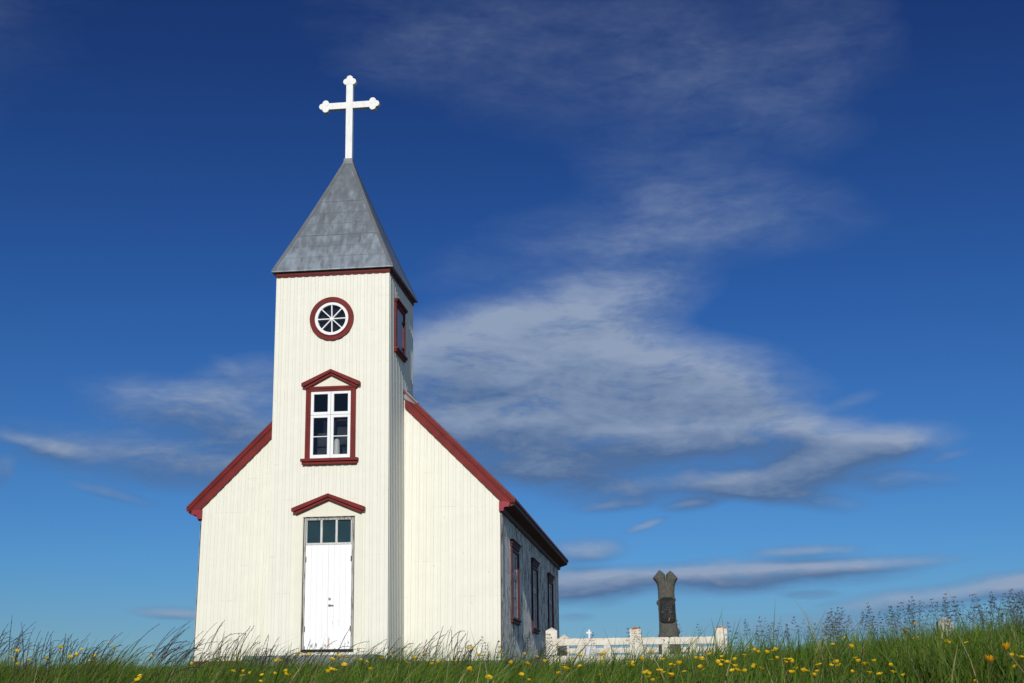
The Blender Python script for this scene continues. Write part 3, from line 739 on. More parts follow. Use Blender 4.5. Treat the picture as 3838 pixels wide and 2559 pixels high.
def blades(s, tt, h, wd, leanx, tints, tipd=.0):
    """blades of five vertices pairs; leanx (N,2) horizontal tip offset as share of height"""
    N = len(s); x, y = st_to_xy(s, tt); z = ground(s, tt)-.02
    base = np.stack([x, y, z], 1)
    az_ = rng.random(N)*np.pi; side = np.stack([np.cos(az_), np.sin(az_), np.zeros(N)], 1)
    L = np.stack([leanx[:, 0]*cy-leanx[:, 1]*sy, leanx[:, 0]*sy+leanx[:, 1]*cy], 1)
    us = [0, .35, .7, 1]; ws = [1, .95, .6, 0]
    vs, cs = [], []
    for u, w_ in zip(us, ws):
        p = base+np.stack([L[:, 0]*h*u**2, L[:, 1]*h*u**2, h*(u-.18*u**3*np.minimum(1.5, np.hypot(L[:, 0], L[:, 1])))], 1)
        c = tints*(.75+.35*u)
        if w_ == 0: vs.append(p[:, None]); cs.append(c[:, None])
        else:
            vs.append(np.stack([p-side*wd[:, None]*w_/2, p+side*wd[:, None]*w_/2], 1)); cs.append(np.stack([c, c], 1))
    V = np.concatenate(vs, 1); Cc = np.concatenate(cs, 1)          # (N,7,3)
    o_ = (np.arange(N)*7)[:, None]
    q = np.concatenate([o_+np.array([[0, 1, 3, 2]]), o_+np.array([[2, 3, 5, 4]])], 0)
    tri = o_+np.array([[4, 5, 6]])
    return V.reshape(-1, 3), Cc.reshape(-1, 3), q, tri
def clump(s, tt):      # slow height field so the sward is tufty
    return 1+.22*np.sin(s*5.1+tt*3.3)*np.sin(tt*7.7-s*2.1)+.12*np.sin(tt*17+s*11)
parts = []
def lay(N, s0, s1, hm, hs, w0, w1, power=1.0, dry=.06, wind=.35):
    s, tt = scatter(N, s0, s1, power=power)
    rgt = np.clip((tt/s+.02)/.3, 0, 1)
    h = np.clip((hm+hs*rng.standard_normal(N))*clump(s, tt)*(1+.12*rgt), .05, .5)
    wd = (w0+(w1-w0)*rng.random(N))*(1+.35*rgt)
    ln = np.stack([wind*(1.15-rgt)+.28*rng.standard_normal(N), .25*rng.standard_normal(N)], 1)
    ci = rng.choice(len(GREENS), N, p=[.26, .22, .2, .12, .1, .1-dry/2, dry/2]) if False else rng.choice(len(GREENS), N, p=[.27, .22, .22, .10, .10, .09-dry/2, dry/2])
    tn = GREENS[ci]*(.8+.55*rng.random((N, 1)))*(.82+.3*np.sin(tt*3.1+s*2.2)[:, None]*.5)
    parts.append(blades(s, tt, h, wd, ln, tn))
lay(70000, 2.5, 5.0, .152, .04, .0025, .006)
lay(70000, 4.0, 8.0, .15, .036, .0025, .006)
lay(45000, 7.5, 18, .13, .035, .004, .009)
lay(40000, 16, 42, .11, .035, .007, .014)
lay(9000, 2.8, 7.0, .20, .04, .002, .004, dry=.12)
lay(9000, 2.5, 5.5, .10, .03, .008, .016, wind=.1)
offs = 0; VV, CC, QQ, TR = [], [], [], []
for v_, c_, q_, t_ in parts:
    VV.append(v_); CC.append(c_); QQ.append(q_+offs); TR.append(t_+offs); offs += len(v_)
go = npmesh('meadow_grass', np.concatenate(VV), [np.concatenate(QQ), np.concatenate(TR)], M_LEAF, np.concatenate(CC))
tag(go, 'dense green meadow grass covering the rise below the church', 'grass', kind='stuff')

def tubes(P, Rr, col, n=3):
    """P (N,K,3), Rr (N,K), col (N,3)"""
    N, K, _ = P.shape
    d = np.gradient(P, axis=1); d /= np.linalg.norm(d, axis=2, keepdims=True)+1e-9
    a = np.cross(d, np.array([.3, 1, .1])); a /= np.linalg.norm(a, axis=2, keepdims=True)+1e-9; b_ = np.cross(d, a)
    ring = [P+Rr[..., None]*(a*math.cos(2*math.pi*i/n)+b_*math.sin(2*math.pi*i/n)) for i in range(n)]
    V = np.stack(ring, 2).reshape(-1, 3)
    o_ = (np.arange(N)*K*n)[:, None, None, None]; kk = (np.arange(K-1)*n)[None, :, None, None]
    i_ = np.arange(n); quad = np.stack([i_, (i_+1) % n, (i_+1) % n+n, i_+n], 1)[None, None]
    F = (o_+kk+quad).reshape(-1, 4)
    C_ = np.repeat(col, K*n, 0)
    return V, F, C_
def spikelets(Pc, Dir, ln, wd, col):
    """octahedral grains: centre, unit direction, length, width"""
    N = len(Pc)
    a = np.cross(Dir, np.array([.2, .9, .3])); a /= np.linalg.norm(a, axis=1, keepdims=True)+1e-9; b_ = np.cross(Dir, a)
    l_, w_ = ln[:, None]/2, wd[:, None]/2
    V = np.stack([Pc-Dir*l_, Pc+a*w_, Pc+b_*w_, Pc-a*w_, Pc-b_*w_, Pc+Dir*l_], 1)
    f = np.array([[0, 2, 1], [0, 3, 2], [0, 4, 3], [0, 1, 4], [5, 1, 2], [5, 2, 3], [5, 3, 4], [5, 4, 1]])
    F = ((np.arange(N)*6)[:, None, None]+f[None]).reshape(-1, 3)
    return V.reshape(-1, 3), F, np.repeat(col, 6, 0)
def w2(dxr, dys, dz_): # right, forward, up -> world
    return np.stack([dxr*cy-dys*sy, dxr*sy+dys*cy, dz_], -1)
PX = 1/4890.
# wind-bent seeding stems (left and centre)
N = 450
sl_ = rng.uniform(4.3, 7.2, N); u = rng.random(N)
ratio = np.where(rng.random(N) < .60, rng.uniform(-.41, -.17, N), rng.uniform(-.22, -.0, N)); ratio[-30:] = rng.uniform(0, .02, 30)
tt = ratio*sl_; x, y = st_to_xy(sl_, tt); z = ground(sl_, tt)
clus = .5+.5*np.sin(ratio*55+1.3)*np.sin(ratio*23)
tall = (.252+.125*rng.random(N)**1.6*(.5+clus*.8))*(1+.012*(sl_-5)); tall = np.where(ratio > -.23, tall*.86, tall)
K = 15; uu = np.linspace(0, 1, K)[None]
ln = (rng.uniform(.05, .42, N)+.18*np.sin(ratio*40))[:, None]; curl = rng.uniform(.12, .7, N)[:, None]
Px = tall[:, None]*(ln*uu**1.6+curl*.42*np.clip(uu-.62, 0, 1)**1.4*1.6); Pz = tall[:, None]*(uu-curl*1.25*np.clip(uu-.66, 0, 1)**1.6*1.6-.08*ln*uu**2)
Py = tall[:, None]*rng.normal(0, .12, N)[:, None]*uu**1.5
B = np.stack([x, y, z], 1)[:, None]+w2(Px, Py, Pz)
rad = np.where(uu < .64, .00065*(1.15-.3*uu), .0012*(1.25-uu)*2.0)*np.ones((N, 1)); rad[:, -1] = .0004
sc_ = np.array([(.085, .085, .055), (.05, .038, .042), (.11, .085, .06)])[rng.choice(3, N, p=[.3, .5, .2])]
V1, F1, C1 = tubes(B, rad, sc_)
C1 = C1.reshape(N, K, 3, 3); C1[:, :8] = np.array([.13, .16, .07])*rng.uniform(.6, 1.2, (N, 1, 1, 1)); C1 = C1.reshape(-1, 3)
pc, dr, cl = [], [], []
for j in range(14):
    f = .64+.34*j/13; k0 = min(int(f*(K-1)), K-2); fr = f*(K-1)-k0
    c_ = B[:, k0]*(1-fr)+B[:, k0+1]*fr; d_ = B[:, k0+1]-B[:, k0]; d_ /= np.linalg.norm(d_, axis=1, keepdims=True)
    d_ = d_+rng.normal(0, .16, (N, 3)); d_ /= np.linalg.norm(d_, axis=1, keepdims=True)
    pc.append(c_+d_*.004); dr.append(d_); cl.append(sc_*rng.uniform(.6, 1.2, (N, 1))*np.array([1, .85, .95]))
pc, dr, cl = map(np.concatenate, (pc, dr, cl)); M_ = len(pc)
V2, F2, C2 = spikelets(pc, dr, rng.uniform(.008, .014, M_), rng.uniform(.0014, .0026, M_), cl)
so_ = npmesh('bent_seed_grass', np.concatenate([V1, V2]), [F1, F2+len(V1)], M_SEED, np.concatenate([C1, C2]))
tag(so_, 'dark feathery seed stems bent by the wind in front of the church', 'grass', kind='stuff')
# airy panicles (right)
N = 160
ratio = np.concatenate([rng.uniform(.165, .40, 98), rng.uniform(.28, .40, 42), rng.uniform(-.05, .17, 20)])
s_ = rng.uniform(4.0, 6.8, N); tt = ratio*s_; x, y = st_to_xy(s_, tt); z = ground(s_, tt)
crest = np.interp(ratio, [-.1, .0, .05, .17, .26, .39], [2480, 2478, 2470, 2440, 2400, 2350])
topy = crest-np.interp(ratio, [-.1, .16, .2, .3, .4], [70, 95, 85, 100, 100])*rng.uniform(.35, 1.15, N)
ztop = CAM[2]+s_*(2637-topy)*PX; tall = np.clip(ztop-z, .2, .6)
K = 5; uu = np.linspace(0, 1, K)[None]
lx = rng.normal(.06, .1, N)[:, None]; ly = rng.normal(0, .08, N)[:, None]
B = np.stack([x, y, z], 1)[:, None]+w2(tall[:, None]*lx*uu**2, tall[:, None]*ly*uu**2, tall[:, None]*uu)
V1, F1, C1 = tubes(B, .0007*(1.3-uu)*np.ones((N, 1)), np.tile([(.075, .085, .045)], (N, 1)))
pc, dr, cl, bp = [], [], [], []
for i in range(N):
    ph = rng.uniform(.055, .10); nb_ = int(rng.integers(16, 30)); base = B[i, -1]; sp = rng.uniform(.7, 1.3); cb = np.array((.11, .07, .048))*rng.uniform(.6, 1.3)
    for q in range(nb_):
        f = (q//4)/(nb_/4); hh = -ph*(f)**1.0; R_ = ph*.30*sp*(f+.18)*(1.1-.25*f); a_ = rng.random()*6.28
        o0 = base+np.array([0, 0, hh]); d_ = np.array([math.cos(a_), math.sin(a_), rng.uniform(.1, .6)]); tip = o0+d_*R_
        bp.append(np.stack([o0, o0+d_*R_*.6, tip]))
        for g in range(int(rng.integers(1, 4))):
            pc.append(o0+d_*R_*rng.uniform(.55, 1.1)+rng.normal(0, .0015, 3)); v = d_+rng.normal(0, .5, 3); dr.append(v/np.linalg.norm(v)); cl.append(cb*rng.uniform(.7, 1.3))
pc, dr, cl, bp = map(np.array, (pc, dr, cl, bp)); M_ = len(pc)
V2, F2, C2 = spikelets(pc, dr, rng.uniform(.004, .0065, M_), rng.uniform(.0015, .0025, M_), cl)
V3, F3, C3 = tubes(bp, np.full((len(bp), 3), .00028), np.tile([(.08, .07, .05)], (len(bp), 1)))
po = npmesh('meadow_panicle_grass', np.concatenate([V1, V2, V3]), [np.concatenate([F1, F3+len(V1)+len(V2)]), F2+len(V1)], M_SEED, np.concatenate([C1, C2, C3]))
tag(po, 'airy brown meadow grass panicles rising above the bank at right', 'grass', kind='stuff')

# ------------------------------------------------------------------ flowers
def flower_mat(name, c1, c2):
    m, k, b, o = mat(name)
    c = k.mix(k.rng(k.noise(k.coords(), 60, 2), .3, .7), c1, c2)
    k.l.new(c, b.inputs['Base Color']); b.inputs['Roughness'].default_value = .35
    tr = k.node('ShaderNodeBsdfTranslucent'); k.l.new(c, tr.inputs[0]); mm = k.node('ShaderNodeMixShader'); mm.inputs[0].default_value = .35
    k.l.new(b.outputs[0], mm.inputs[1]); k.l.new(tr.outputs[0], mm.inputs[2]); k.l.new(mm.outputs[0], o.inputs[0]); return m
M_YEL = flower_mat('buttercup_petal', (.85, .55, .01), (.9, .66, .02)); M_ORA = flower_mat('hawkbit_petal', (.78, .40, .01), (.85, .5, .02))
M_STEM = leafmat('flower_stem', .2, .5, (.09, .12, .035)); M_STEM2 = leafmat('tan_flower_stem', .1, .6, (.28, .2, .12))
def stem_mesh(mb, h, r=.0009, bend=.03, mi=0):
    pr = None
    for i in range(5):
        u_ = i/4; c = (bend*(u_**2-1), 0, -h*(1-u_)); ring = [(c[0]+r*math.cos(a), r*math.sin(a), c[2]) for a in (0, 2.09, 4.19)]
        if pr: mb.add(pr+ring, [(0, 1, 4, 3), (1, 2, 5, 4), (2, 0, 3, 5)], mi)
        pr = ring
def buttercup(i):
    r_ = random.Random(i); mb = MB(); stem_mesh(mb, .24, .0009, r_.uniform(-.03, .03), 1)
    openn = (.35, .75, .55, .95)[i % 4]
    for p in range(5):
        a = p*2*math.pi/5+r_.uniform(-.1, .1); rows = []
        for v_, (rr, zz, ww) in enumerate(((.0012, 0, .0022), (.006*(.6+openn*.5), .003, .0062), (.0095*(.55+openn*.6), .0075*(1.35-openn), .0068), (.0115*(.5+openn*.65), .0115*(1.4-openn), .0035))):
            for s_ in (-1, 0, 1):
                rr2 = rr-(.0008 if s_ else 0); ca, sa = math.cos(a), math.sin(a)
                rows.append((ca*rr2-sa*s_*ww, sa*rr2+ca*s_*ww, zz+(.0006 if s_ else 0)))
        mb.add(rows, [(r0*3+c0, r0*3+c0+1, r0*3+c0+4, r0*3+c0+3) for r0 in range(3) for c0 in range(2)], 0)
    mb.cyl((0, 0, .0005), 'z', .0028, .003, 8, .0018, 0)
    return mb
B_SRC = [buttercup(i).build('buttercup', [M_YEL, M_STEM]) for i in range(4)]
FL = []
def z_(lst, sc_, ox, oy, x0=0, x1=9999): FL.extend((ox+a/sc_, oy+b/sc_) for a, b in lst if x0 <= ox+a/sc_ < x1)
z_([(38,1055),(150,1070),(165,1082),(68,1148),(362,990),(582,1070),(587,1178),(415,1185),(435,1195),(455,1198),(85,1310),(782,1255),(805,1115),(805,1060),(825,1052),(1070,1138),(1102,1142),(1095,1165),(1188,1107),(1220,990),(1275,1033),(1295,1050),(1400,1113),(1232,1232),(1265,1252),(1258,1280),(1300,1312),(1360,1212),(1385,1222),(1410,1235),(1480,1160),(1510,1168),(1560,1148),(1465,1255),(1490,1270),(1607,1225),(1718,1095),(1775,1108),(1840,1060),(1855,1050),(1770,1185),(1795,1210),(1975,1085),(1975,1112),(1930,1140),(1965,1160),(2025,1142),(2060,1150),(2105,1110),(2080,1218),(2120,1213),(2150,1217),(2200,1225),(2228,975),(2232,995),(2255,1020),(2300,1020),(2195,1073),(2295,980),(2290,1155),(2290,1185),(2330,1035),(2105,1180),(1350,1285),(235,1128),(18,1255),(375,1243)], 2.613, 1950, 2050)
z_([(480,680),(520,568),(568,555),(582,548),(553,617),(595,607),(652,612),(655,637),(688,612),(710,632),(725,682),(700,712),(760,503),(785,697),(802,700),(880,703),(893,652),(860,728),(980,657),(993,510),(1005,632),(1020,638),(1035,660),(1022,457),(1075,457),(1120,527),(1153,607),(1173,630),(1218,648),(1130,705),(1250,712),(1285,628),(1325,718),(1408,658),(1420,708),(1492,730),(1505,410),(1572,365),(1560,465),(1595,458),(1735,460),(1800,490),(1825,497),(1955,455),(1945,493),(2270,588),(2305,592),(2335,600),(2285,668),(2010,768)], 1.9, 2600, 2150, 2845)
z_([(88,402),(123,435),(143,475),(175,500),(160,370),(285,462),(455,445),(597,330),(595,342),(587,372),(687,425),(753,410),(800,358),(870,468),(910,410),(935,425),(1063,292),(1120,343),(1132,460),(1490,427),(1370,615),(1375,635),(1348,650),(1880,497),(2285,568),(2300,412),(2325,425)], 2.613, 0, 2300)
z_([(930,410),(1040,430),(1220,450),(255,600),(330,580),(395,605),(432,628),(250,645),(530,925),(570,920),(560,1010),(645,1050),(230,1000),(1905,565),(1950,600),(2105,465),(2140,495),(2330,515),(2240,725),(2275,728),(1865,860),(1890,885),(1970,885),(2010,905),(1775,950)], 7.84, 1000, 2400)
z_([(1425,1065),(1415,1100),(1320,1270),(1485,1310),(1590,1345),(1680,1510)], 5.8, 1100, 2250)
z_([(245,580),(245,625),(345,607),(445,745),(512,742),(835,700),(38,855),(1018,885),(1303,893),(290,995),(320,1015),(590,1135),(620,1135),(1203,1085)], 4.704, 1700, 2300)
z_([(47,1523),(95,1507),(183,1545),(227,1522),(268,1503),(312,1555),(375,1542),(342,1545)], 1.425, 1400, 1400)
z_([(333,1507),(388,1507),(382,1530),(427,1517),(492,1527),(480,1563)], 1.48, 650, 1500)
def unproj(px, py, s):
    d = fw+r2*((px-1919)/4890)-u2*((py-1279.5)/4890)
    hs = d[0]*(-sy)+d[1]*cy
    return Vector(CAM)+d*(s/hs)
used = [False]*4
for i, (px, py) in enumerate(FL):
    low = min(1, max(0, (py-2400)/150)); s = random.uniform(4.6, 6.4)-1.7*low
    for _ in range(30):
        p = unproj(px, py, s); a_, b_ = xy_to_st(p.x, p.y); hgt = p.z-float(ground(np.array(a_), np.array(b_)))
        if hgt < .2: s -= .12
        else: break
    s = max(s, 2.9); p = unproj(px, py, s)
    v = i % 4; src = B_SRC[v]
    ob = src if not used[v] else src.copy()
    if used[v]: COL.objects.link(ob)
    used[v] = True
    ob.location = p; k_ = random.uniform(.46, .74)*(.72+.085*s)
    if 560 < px < 1700: k_ *= .9
    ob.rotation_euler = (random.uniform(-.3, .6), random.uniform(-.4, .4), random.uniform(0, 6.28)); ob.scale = (k_, k_, k_)
    tag(ob, 'small yellow buttercup flower standing in the meadow grass', 'flower', 'buttercups scattered through the meadow')
# two larger hawkbit heads near the right edge
for px, py, s, lb, ph in ((2600+2225/1.9, 2150+545/1.9, 3.0, 'higher of two ragged golden hawkbits at right, on a bent tan stem', 0), (2600+2112/1.9, 2150+630/1.9, 2.95, 'lower of two ragged golden hawkbits at right, opened flat', 1)):
    p = unproj(px, py, s)
    root = thing('hawkbit', lb, 'flower', p, 'golden hawkbits near the camera')
    mb = MB()
    for q in range(34):
        a = q*2.399; til = (.35+.5*(q/34))*(1.05 if ph == 0 else 1.35); L = .015+.005*random.random()
        d = Vector((math.cos(a)*math.sin(til), math.sin(a)*math.sin(til), math.cos(til))); sd_ = Vector((-math.sin(a), math.cos(a), 0))*.0013
        e_ = d*L; m_ = d*L*.55+Vector((0, 0, -.001))
        mb.add([-sd_*.4, sd_*.4, m_+sd_, m_-sd_, e_+sd_*.8, e_-sd_*.8], [(0, 1, 2, 3), (3, 2, 4, 5)])
    mb.build('flower_head', M_ORA, root)
    mb = MB(); mb.cyl((0, 0, -.007), 'z', .0022, .008, 8, .004); mb.build('calyx', M_STEM, root)
    mb = MB(); stem_mesh(mb, .26, .0015, -.10 if ph == 0 else .02); mb.build('stem', M_STEM2 if ph == 0 else M_STEM, root)

# ------------------------------------------------------------------ fence, monument, grave marker
def white_conc(name, lich=.5):
    m, k, b, o = mat(name)
    c = k.coords(kind='Object'); g = k.node('ShaderNodeNewGeometry')
    n = k.noise(c, 5, 7, .65); n2 = k.noise(c, 22, 5, .7)
    col = k.mix(k.rng(n, .35, .7), (.78, .74, .64), (.62, .56, .46))
    col = k.mix(k.rng(n2, .62, .68, 0, .6), col, (.36, .31, .24))
    nz = k.sep(g.outputs['Normal'])[2]
    f = k.math('MULTIPLY', k.rng(k.math('ADD', k.noise(c, 9, 6, .7), k.math('MULTIPLY', nz, .16)), .56, .64), k.rng(nz, -.05, .3, .12, 1))
    col = k.mix(k.math('MULTIPLY', f, lich), col, (.42, .13, .035))
    k.l.new(col, b.inputs['Base Color']); b.inputs['Roughness'].default_value = .9; bump(k, b, n2, .008, .5)
    return m
M_WC = white_conc('whitewashed_concrete', 1.0); M_WC0 = white_conc('clean_whitewash', .15)
def at(px, py, s): return unproj(px, py, s)
FS = 26.6
fence = thing('concrete_fence', 'low whitewashed concrete fence with lichen round a grave plot beside the church', 'fence')
fp = at(2045.5, 2440, FS); Yf = fp.y
def onY(px, py, Yv):
    d = fw+r2*((px-1919)/4890)-u2*((py-1279.5)/4890); return Vector(CAM)+d*((Yv-CAM[1])/d.y)
gz = -.5
def post(x0, x1, y0, y1, zs, za, m_, lb=None):
    mb = MB(); xm, ym = (x0+x1)/2, (y0+y1)/2
    mb.add([(x0,y0,gz),(x1,y0,gz),(x1,y1,gz),(x0,y1,gz),(x0,y0,zs),(x1,y0,zs),(x1,y1,zs),(x0,y1,zs),(xm,ym,za)],
           [(0,1,5,4),(1,2,6,5),(2,3,7,6),(3,0,4,7),(4,5,8),(5,6,8),(6,7,8),(7,4,8),(3,2,1,0)])
    return mb.build('post', m_, fence, bevel=.008, label=lb)
PXS = [(2045, 2088), (2360.6, 2404), (2683, 2726.5)]
X_ = [(onY(a, 2400, Yf).x, onY(b, 2400, Yf).x) for a, b in PXS]
zsh = onY(2066, 2363, Yf).z; zap = onY(2066, 2352, Yf-.0).z+.012
pw = X_[0][1]-X_[0][0]
for i, (a, b) in enumerate(X_): post(a, b, Yf, Yf+pw, zsh, zap-(0 if i == 0 else .012), M_WC0 if i == 0 else M_WC, ('plain white corner post nearest the church', 'middle post with an orange lichen cap', 'end post with an orange lichen cap')[i])
ztop, zbt = onY(2400, 2388, Yf).z, onY(2400, 2415.5, Yf).z
zl = onY(2400, 2453, Yf).z
def rail(a, b, yy0, yy1, z0, z1): mb = MB(); mb.box(a, b, yy0, yy1, z0, z1); return mb.build('rail', M_WC, fence, bevel=.006)
BAL = [[(2161.5, 2192), (2262, 2290)], [(2481, 2509), (2583, 2611)]]
for i in range(2):
    a, b = X_[i][1], X_[i+1][0]
    rail(a-.01, b+.01, Yf+.05, Yf+.2, zbt, ztop); rail(a-.01, b+.01, Yf+.05, Yf+.2, gz, zl)
    for p, q in BAL[i]:
        mb = MB(); mb.box(onY(p, 2430, Yf).x, onY(q, 2430, Yf).x, Yf+.056, Yf+.19, zl-.01, zbt+.01); mb.build('baluster', M_WC, fence, bevel=.006)
DEP = 2.75
Yr = Yf+DEP
for i, (a, b) in enumerate(X_):
    if i == 0: post(a, b, Yr, Yr+pw, zsh-.02, zap, M_WC0, 'rear corner post showing over the rail')
    else:
        mb = MB(); mb.box(a, b, Yr, Yr+pw, gz, onY(2400, 2420, Yr).z); mb.build('post', M_WC, fence, bevel=.006, label='low rear post')
for i in range(2):
    a, b = X_[i][1], X_[i+1][0]
    rail(a-.01, b+.01, Yr+.05, Yr+.2, onY(2400, 2446, Yr).z, onY(2400, 2425, Yr).z); rail(a-.01, b+.01, Yr+.05, Yr+.2, gz, zl-.10)
    for q in (.3, .66):
        mb = MB(); xx = a+(b-a)*q; mb.box(xx, xx+.16, Yr+.06, Yr+.18, zl-.11, zbt-.16); mb.build('baluster', M_WC, fence, bevel=.006)
for (xa, xb) in (X_[0], X_[2]):
    for z0_, z1_ in ((zbt-.03, ztop-.01), (gz, zl-.03)):
        mb = MB(); mb.box(xa+.05, xb-.05, Yf+pw-.01, Yr+.01, z0_, z1_); mb.build('rail', M_WC, fence, bevel=.006)
    for q in range(4):
        yy = Yf+pw+(DEP-pw)*(q+.62)/4.4
        mb = MB(); mb.box(xa+.06, xb-.06, yy, yy+.13, zl-.04, zbt-.02); mb.build('baluster', M_WC, fence, bevel=.005)

# monument: a stone forked trunk
MS = 27.9
mc = at(2500, 2400, MS); YM = mc.y
mx_ = lambda zx: onY(2380+zx/3.92, 2300, YM).x; mz_ = lambda zy: onY(2500, 2100+zy/3.92, YM).z
rows = [(1480, 318, 676), (1370, 325, 665), (1200, 336, 645), (1128, 334, 636), (1080, 344, 632), (1010, 347, 622), (900, 349, 606), (760, 347, 600), (650, 344, 597), (560, 349, 595), (480, 349, 591), (400, 345, 598), (370, 342, 603), (340, 335, 612), (310, 318, 628)]
def loft(mb, secs, n=28, cap=True, wob=.003):
    idx = len(mb.v); V = []
    for j, (z, xl, xr, dd) in enumerate(secs):
        xc, hw = (xl+xr)/2, (xr-xl)/2
        for i in range(n):
            a = 2*math.pi*i/n; c_, s_ = math.cos(a), math.sin(a)
            e_ = lambda v: math.copysign(abs(v)**.8, v)
            ww = 1+wob*math.sin(i*2.3+j*1.1)*3
            V.append((xc+hw*e_(c_)*(1 if abs(c_) > .9 else ww), YM+dd*e_(s_)*ww, z))
    F = [(j*n+i, j*n+(i+1) % n, (j+1)*n+(i+1) % n, (j+1)*n+i) for j in range(len(secs)-1) for i in range(n)]
    if cap: F += [tuple(range(n)), tuple(range((len(secs)-1)*n, len(secs)*n))]
    mb.add(V, F)
mb = MB()
hw0 = (mx_(600)-mx_(347))/2
loft(mb, [(mz_(zy), mx_(a), mx_(b), hw0*(.82*((b-a)/253)**.6 if zy > 345 else (.72 if zy > 330 else .55))) for zy, a, b in rows]+[(mz_(285), mx_(380), mx_(560), hw0*.3)])
lobL = [(430, 362, 462), (335, 335, 469), (300, 308, 468), (268, 280, 467), (256, 282, 466), (235, 297, 465.5), (205, 324, 462), (175, 349, 432), (150, 369, 398), (138, 379, 383)]
lobR = [(430, 476, 582), (335, 472, 611), (300, 472.5, 632), (278, 473, 648), (264, 474, 647), (240, 475, 628), (205, 478, 598), (180, 505, 576), (160, 528, 553), (152, 538, 543)]
for lb_ in (lobL, lobR): loft(mb, [(mz_(zy), mx_(a), mx_(b), hw0*(.6 if zy > 400 else .78 if zy > 330 else .84 if zy > 290 else .88 if zy > 250 else .95*max(.25, (zy-130)/120))) for zy, a, b in lb_])
for zx, zy, rr in ((340, 618, 22), (598, 578, 14), (625, 1050, 28), (346, 1105, 16)):
    c = (mx_(zx), YM, mz_(zy)); r_ = rr/3.92*MS/4890*1.02
    sec = [(c[2]-r_*1.7, c[0]-r_*.2, c[0]+r_*.2, r_*.3), (c[2]-r_*.8, c[0]-r_*.8, c[0]+r_*.8, r_*.9), (c[2], c[0]-r_, c[0]+r_, r_*1.2), (c[2]+r_*.8, c[0]-r_*.7, c[0]+r_*.7, r_*.9), (c[2]+r_*1.5, c[0]-r_*.2, c[0]+r_*.2, r_*.3)]
    loft(mb, sec, 14)
m, k, b, o = mat('basalt_trunk_stone')
c = k.coords(); n = k.noise(k.coords((40, 40, 14)), 1, 7, .75); g2 = k.noise(c, 4, 5)
col = k.mix(k.rng(n, .38, .62), (.045, .045, .04), (.14, .14, .12)); col = k.mix(k.rng(g2, .4, .7, 0, .5), col, (.09, .082, .055))
px_ = k.sep(c)[0]
col = k.mix(k.math('MULTIPLY', k.rng(k.noise(c, 7, 6, .7), .53, .6), k.rng(px_, mx_(540), mx_(610), .0, .7)), col, (.2, .06, .02))
k.l.new(col, b.inputs['Base Color']); b.inputs['Roughness'].default_value = .9; bump(k, b, n, .02, .8)
M_STONE = m
mon = thing('monument', 'tall dark stone memorial carved as a forked tree trunk with black plaque', 'monument', (0, 0, 0))
mb.build('trunk', M_STONE, mon, smooth=False)
mb = MB()
pz0, pz1, pxa, pxb = mz_(925), mz_(550), mx_(371), mx_(591)
def rrect(x0, x1, z0, z1, r_, n=8):
    P_ = []
    for cx_, cz_, a0 in ((x1-r_, z1-r_, 0), (x0+r_, z1-r_, 90), (x0+r_, z0+r_, 180), (x1-r_, z0+r_, 270)):
        for i in range(n+1): a = R(a0+90*i/n); P_.append((cx_+r_*math.cos(a), cz_+r_*math.sin(a)))
    return P_
YP = YM-hw0*.82-.03
mb.prism(rrect(pxa, pxb, pz0, pz1, .095), 'y', YP, YM-.05)
M_PLAQ = paint('black_plaque', (.010, .011, .012), .4, .2)
pl = mb.build('plaque', M_PLAQ, mon, bevel=.004)
mb = MB()                         # worn, illegible engraved lines: small letter strokes
ln_ = [(612, 378, 585, .9), (640, 385, 580, .85), (668, 405, 548, .7), (697, 408, 550, .7), (730, 405, 558, 1.0), (765, 392, 572, 1.05), (796, 437, 535, .7), (826, 415, 555, .75), (855, 425, 556, .7)]
rr_ = random.Random(3)
M_PLAQ.node_tree.nodes['Principled BSDF'].inputs['Specular IOR Level'].default_value = .08
for zy, a, b_, hh in ln_:
    x = mx_(a); xe = mx_(b_); h = .038*hh
    while x < xe:
        wl = .011*hh*rr_.uniform(.8, 1.3); zc_ = mz_(zy)
        if rr_.random() > .14:
            mb.box(x, x+.0035, YP-.0012, YP+.001, zc_-h/2, zc_+h/2)
            if rr_.random() > .4: mb.box(x+.004, x+wl*.9, YP-.0012, YP+.001, zc_+rr_.choice((-h/2, 0, h/2-.004)), zc_+rr_.choice((h/2-.0, .004)) if False else zc_+h/2)
        x += wl+.01
mb.build('inscription', paint('worn_gilt_letters', (.075, .08, .075), .6, .3), pl)
mb = MB(); mb.prism([(mx_(487), mz_(897)), (mx_(500), mz_(897)), (mx_(514), mz_(848)), (mx_(503), mz_(848))], 'y', YP-.003, YP+.001)
mb.build('rust_mark', paint('rust_mark', (.3, .13, .08), .8, .2), pl)

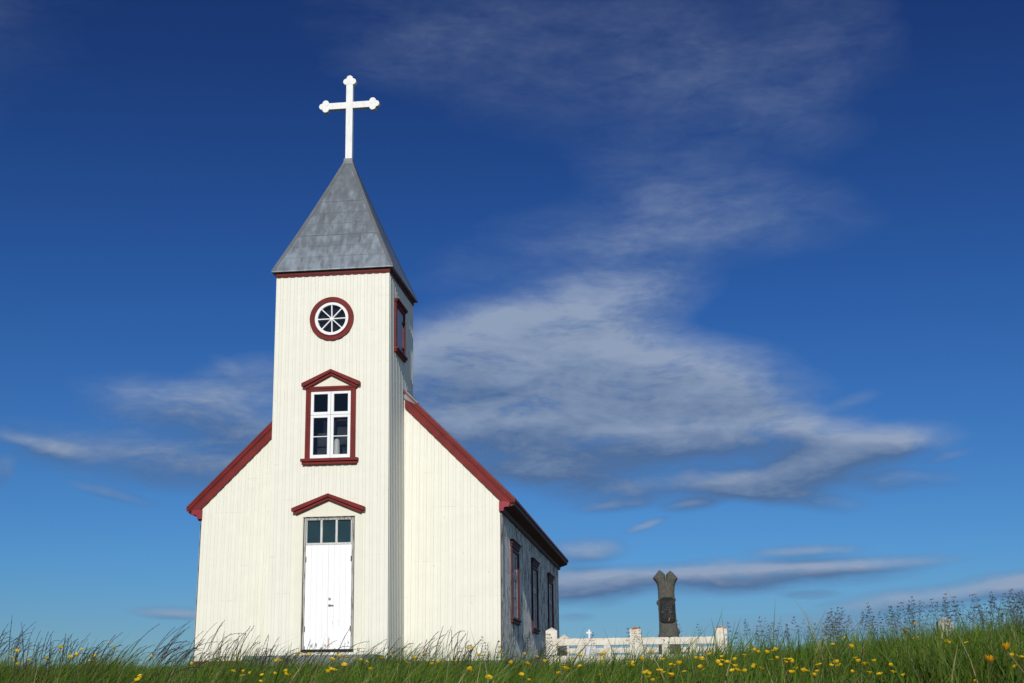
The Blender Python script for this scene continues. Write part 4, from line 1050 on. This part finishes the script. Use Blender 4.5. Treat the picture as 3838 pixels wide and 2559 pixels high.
# white headstone with a small cross on top
HS = 28.2; hc = at(2210, 2430, HS); YH = hc.y
hx = lambda px: onY(px, 2400, YH).x; hz = lambda py: onY(2210, py, YH).z
hs = thing('grave_marker', 'small white cross on a rust-flecked white headstone behind the fence', 'gravestone', (0, 0, 0))
m, k, b, o = mat('rust_flecked_white')
v = k.noise(k.coords(), 13, 3, .5); col = k.mix(k.rng(v, .66, .68), (.62, .64, .66), (.18, .04, .03))
k.l.new(col, b.inputs['Base Color']); b.inputs['Roughness'].default_value = .7
mb = MB(); mb.box(hx(2191.8), hx(2233.3), YH, YH+.09, -.45, hz(2398)); mb.build('headstone', m, hs, bevel=.008)
mb = MB(); xv0, xv1 = hx(2205.3), hx(2212.2)
mb.box(xv0, xv1, YH+.025, YH+.065, hz(2399), hz(2359)); za_, zb_ = hz(2374.5), hz(2366.8)
mb.box(hx(2197.6), xv0, YH+.027, YH+.063, za_, zb_); mb.box(xv1, hx(2219.6), YH+.027, YH+.063, za_, zb_)
mb.build('cross', M_XW, hs, bevel=.004)

# weathered pale post among the grass far right
PS = 19.0; pc_ = at(3547, 2400, PS); YQ = pc_.y
mb = MB(); qx = lambda px: onY(px, 2340, YQ).x; qz = lambda py: onY(3547, py, YQ).z
x0, x1, xm = qx(3518), qx(3574), qx(3548)
mb.add([(x0-.02, YQ, -1.2), (x1+.02, YQ, -1.2), (x1+.02, YQ+.2, -1.2), (x0-.02, YQ+.2, -1.2), (x0, YQ+.01, qz(2326)), (x1, YQ+.01, qz(2326)), (x1, YQ+.19, qz(2326)), (x0, YQ+.19, qz(2326)), (xm-.03, YQ+.08, qz(2313)), (xm+.05, YQ+.08, qz(2314)), (xm+.05, YQ+.12, qz(2314)), (xm-.03, YQ+.12, qz(2313))],
       [(3,2,1,0), (0,1,5,4), (1,2,6,5), (2,3,7,6), (3,0,4,7), (4,5,9,8), (5,6,10,9), (6,7,11,10), (7,4,8,11), (8,9,10,11)])
M_WP = paint('weathered_grey_stone', (.44, .45, .44), .9, .1, (.3, .29, .27), .3)
tag(mb.build('stone_post', M_WP, None, bevel=.006), 'weathered pale grey stone post half hidden in the grass on the right bank', 'post')
